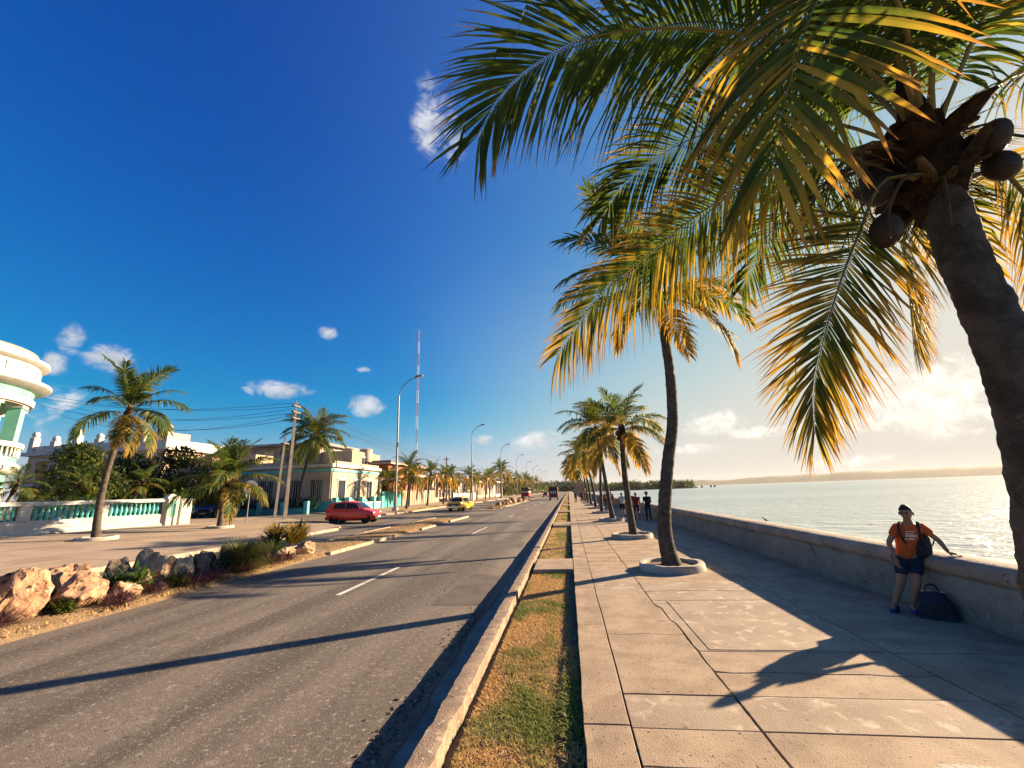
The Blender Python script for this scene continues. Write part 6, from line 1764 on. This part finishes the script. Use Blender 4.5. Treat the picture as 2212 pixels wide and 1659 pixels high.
PG = 'people walking along the pavement'
PEOPLE = [('person in dark clothes and hat standing by the sea wall', (4.95, 28.7), R(95), pose(.06, 1.74, .05, 0, .10), dict(skin=skin_d, hair=hair_b, shirt=cloth('black', (.02, .02, .022)), legs=cloth('charcoal', (.03, .03, .035)), shoe=black_pl), .6, .9, True),
          ('person in a dark red shirt next to the one in black', (4.35, 29.3), R(88), pose(.30, 1.72), dict(skin=skin_d, hair=hair_b, shirt=cloth('red', (.26, .03, .03)), legs=cloth('shortsblue', (.05, .06, .09)), shoe=black_pl), .5, .45, False),
          ('person in a dark blue shirt left of the red-shirted one', (4.05, 29.8), R(92), pose(-.28, 1.80), dict(skin=skin_d, hair=hair_b, shirt=cloth('navy', (.03, .03, .07)), legs=cloth('brown', (.10, .06, .04)), shoe=black_pl), .5, .45, False),
          ('person in a white shirt and black shorts on the pavement', (3.80, 32.3), R(90), pose(.26, 1.72), dict(skin=skin_d, hair=hair_b, shirt=cloth('white', (.62, .56, .50)), legs=cloth('black', (.02, .02, .022)), shoe=black_pl), .5, .45, False),
          ('person in dark clothes just behind the third palm trunk', (3.35, 36.0), R(90), pose(-.2, 1.70), dict(skin=skin_d, hair=hair_b, shirt=cloth('maroon', (.12, .03, .04)), legs=cloth('charcoal', (.03, .03, .035)), shoe=black_pl), .5, .9, False),
          ('person in an orange top, left of the far walkers', (4.0, 50), R(90), pose(.2, 1.7), dict(skin=skin_d, hair=hair_b, shirt=cloth('orange2', (.42, .16, .05)), legs=cloth('charcoal', (.03, .03, .035)), shoe=black_pl), .5, .9, False),
          ('person in a brown top among the far walkers', (4.6, 51), R(90), pose(-.2, 1.75), dict(skin=skin_d, hair=hair_b, shirt=cloth('brown', (.10, .06, .04)), legs=cloth('charcoal', (.03, .03, .035)), shoe=black_pl), .5, .9, False),
          ('person in a crimson top, right of the far walkers', (5.0, 53), R(90), pose(.2, 1.68), dict(skin=skin_d, hair=hair_b, shirt=cloth('crimson', (.30, .04, .05)), legs=cloth('navy', (.03, .03, .07)), shoe=black_pl), .5, .9, False),
          ('person in a blue shirt near the far end of the pavement', (1.05, 70), R(90), pose(.3, 1.78), dict(skin=skin_d, hair=hair_b, shirt=cloth('blue', (.03, .08, .32)), legs=cloth('charcoal', (.03, .03, .035)), shoe=black_pl), .5, .9, False),
          ('person in red far off, left of a pair', (2.2, 76), R(90), pose(.2, 1.7), dict(skin=skin_d, hair=hair_b, shirt=cloth('red', (.26, .03, .03)), legs=cloth('charcoal', (.03, .03, .035)), shoe=black_pl), .5, .9, False),
          ('person in dark red far off, right of a pair', (2.9, 77), R(90), pose(-.2, 1.72), dict(skin=skin_d, hair=hair_b, shirt=cloth('maroon', (.12, .03, .04)), legs=cloth('charcoal', (.03, .03, .035)), shoe=black_pl), .5, .9, False)]
for (lb, (x, y), rz, J, cols, sl_, lg, ht) in PEOPLE:
    person(lb, (x, y, .004), rz, J, cols, PG, sl_, lg, hat=ht)

# ---- the man who leans on the sea wall (own frame: +x is where he faces)
# world directions: he faces down the pavement towards the camera and a little to the road
FZ = R(-112)
ML = V((5.22, 8.12, .004))
Mi = Matrix.Rotation(-FZ, 3, 'Z')


def W(x, y, z): return tuple(Mi @ (V((x, y, z)) - V((ML.x, ML.y, 0))))


JM = dict(pel=W(5.36, 7.98, .86), spi=W(5.37, 7.93, 1.03), che=W(5.39, 7.86, 1.25), nec=W(5.37, 7.81, 1.37), chin=W(5.345, 7.765, 1.435), hea=W(5.335, 7.75, 1.50), top=W(5.33, 7.75, 1.56),
          shR=W(5.26, 7.92, 1.27), elR=W(5.13, 7.99, 1.03), wrR=W(5.12, 7.90, .80),
          shL=W(5.53, 7.79, 1.28), elL=W(5.70, 7.74, 1.08), wrL=W(5.68, 7.60, .925),
          hiR=W(5.27, 8.01, .79), knR=W(5.16, 7.95, .46), anR=W(5.06, 8.08, .095), toR=W(4.95, 7.98, .05),
          hiL=W(5.43, 7.94, .79), knL=W(5.30, 7.83, .47), anL=W(5.26, 7.99, .095), toL=W(5.19, 7.86, .05))
rot = lambda v: tuple(Mi @ V(v))
JM['face'] = rot((-.75, -.62, -.18))
JM['handL'] = (rot((.35, -.90, -.12)), rot((0, 0, 1)), .12, 1)
JM['handR'] = (rot((.02, -.10, -1)), rot((-1, .1, 0)), .35, 1)
man = person('man in orange shirt and dark shorts leaning on the sea wall', ML, FZ, JM, dict(skin=skin_t, hair=hair_b, shirt=cloth('orange', (.62, .12, .035)), legs=cloth('shorts', (.02, .04, .07)), shoe=mat('shoe_blue', (.02, .03, .12), None, 1, .6)), None, .58, .40, detail=True)
# pale print on the chest of his shirt, straps of the rucksack and dark socks
chest = V(JM['che']); spine = V(JM['spi']); fw_ = (V(rot((-.42, -.90, 0)))); sdv = V(rot((.90, -.42, 0))); upv = (chest - spine).normalized()
pr = mat('shirt_print', (.75, .62, .50), None, 1, .9)
for (u, v_, w_, h_) in ((0, -.03, .11, .014), (-.01, -.065, .10, .016), (.015, -.10, .14, .030), (.0, -.15, .12, .022)):
    c_ = chest + upv * v_ + sdv * u + fw_ * .128
    M = Matrix(((sdv.x, fw_.x, upv.x, c_.x), (sdv.y, fw_.y, upv.y, c_.y), (sdv.z, fw_.z, upv.z, c_.z), (0, 0, 0, 1)))
    MB().xbox(M, w_, .012, h_).build('shirt_print', pr, man)
bag_m = mat('bag_black', (.016, .018, .026), (.028, .03, .04), 14, .75, .3, 50, .25, coord='obj')
rk = thing('rucksack', 'black rucksack on the back of the man in the orange shirt', 'rucksack', (5.52, 7.93, 1.0))
rb = MB(); prof = [(.05, -.20), (.13, -.17), (.155, -.02), (.15, .12), (.11, .21), (.04, .24)]
for (r_, z) in prof:
    for k in range(12):
        q = 2 * math.pi * k / 12; rb.v.append((math.copysign(abs(math.cos(q)) ** .6, math.cos(q)) * r_ * .85, math.copysign(abs(math.sin(q)) ** .6, math.sin(q)) * r_ * 1.05, z))
for j in range(5):
    for k in range(12): rb.f.append((j * 12 + k, j * 12 + (k + 1) % 12, j * 12 + 12 + (k + 1) % 12, j * 12 + 12 + k))
rb.f += [tuple(range(11, -1, -1)), tuple(60 + k for k in range(12))]
ro = rb.build('bag_body', bag_m, rk, 60)
bo = V((5.52, 7.93, 1.0))
for (a, b_, c_, d_) in (((5.50, 7.90, 1.20), (5.30, 7.86, 1.37), (5.20, 7.80, 1.24), (5.29, 7.84, 1.02)), ((5.56, 7.84, 1.22), (5.47, 7.76, 1.37), (5.42, 7.70, 1.20), (5.46, 7.78, 1.00))):
    MB().tube([V(q) - bo for q in catmull([a, b_, c_, d_, (5.52, 7.95, .88)], 18)], .020, 6, flat=.45).build('strap', bag_m, rk, 60)
MB().tube([V(q) - bo for q in catmull([(5.52, 7.95, 1.22), (5.62, 7.86, 1.26), (5.68, 7.78, 1.16), (5.66, 7.84, 1.0)], 12)], .010, 6).build('grab_loop', bag_m, rk, 60)
# holdall on the ground
hb_ = thing('holdall', 'dark blue travel holdall standing on the pavement by the man', 'bag', (5.36, 7.66, .004), R(-36))
hb_.scale = (.74, .78, .84)
m_ = MB()
secs = []
for (x, w_, h_) in ((-.29, .10, .34), (-.27, .13, .40), (-.12, .15, .44), (.08, .15, .45), (.24, .135, .42), (.28, .10, .36)):
    secs.append([(x, -w_, .0), (x * 1.03, -w_ * 1.08, h_ * .35), (x * .90, -w_ * .85, h_ * .75), (x * .72, -w_ * .45, h_), (x * .72, w_ * .45, h_), (x * .90, w_ * .85, h_ * .75), (x * 1.03, w_ * 1.08, h_ * .35), (x, w_, 0)])
loft(secs).build('bag_body', mat('bag_navy', (.012, .018, .035), (.022, .028, .05), 12, .7, .4, 40, .3, coord='obj'), hb_, 60)
for s_ in (-1, 1):
    MB().tube(catmull([(-.12, s_ * .05, .42), (-.09, s_ * .05, .52), (0, s_ * .04, .56), (.07, s_ * .05, .52), (.10, s_ * .05, .42)], 16), .011, 6).build('handle', bag_m, hb_, 60)
MB().box(-.12, .12, -.172, -.150, .08, .26).build('pocket', bag_m, hb_)
MB().box(-.18, .18, -.006, .006, .437, .452).build('zip', rim_m, hb_)
# a small dark bird on the coping
bd = thing('bird', 'small dark bird perched on the coping of the sea wall', 'bird', (6.0, 14.5, .875), R(120))
bd.scale = (.7, .7, .7)
m_ = MB()
secs = []
for (x, z, r_) in ((-.12, .07, .012), (-.06, .085, .026), (0, .105, .042), (.05, .135, .040), (.085, .175, .022), (.10, .20, .026), (.125, .205, .018), (.15, .20, .004)):
    secs.append([(x + .0, r_ * math.cos(2 * math.pi * k / 8), z + r_ * math.sin(2 * math.pi * k / 8)) for k in range(8)])
loft(secs).build('body', black_pl, bd, 180)
for s_ in (-1, 1): MB().tube([(.0, s_ * .015, .07), (.01, s_ * .018, .02), (.03, s_ * .018, .004)], [.005, .004, .003], 5).build('leg', black_pl, bd)
MB().tube([(-.10, 0, .075), (-.20, 0, .05)], [.016, .010], 6, flat=.4).build('tail', black_pl, bd)
# ================================================================== AIR
hz = MB().box(-4100, 7200, -200, 7200, SEA - 1.2, 134).build('haze', None)
hz['kind'] = 'stuff'
hm_ = bpy.data.materials.new('haze_air'); hm_.use_nodes = True
hm_.node_tree.nodes.clear()
t = NT(hm_.node_tree)
pv = t.n('ShaderNodeVolumePrincipled'); pv.inputs['Color'].default_value = (.95, .93, .90, 1); pv.inputs['Density'].default_value = 3.2e-5; pv.inputs['Anisotropy'].default_value = .1
t.put(t.n('ShaderNodeOutputMaterial').inputs['Volume'], pv.outputs[0])
hz.data.materials.append(hm_)
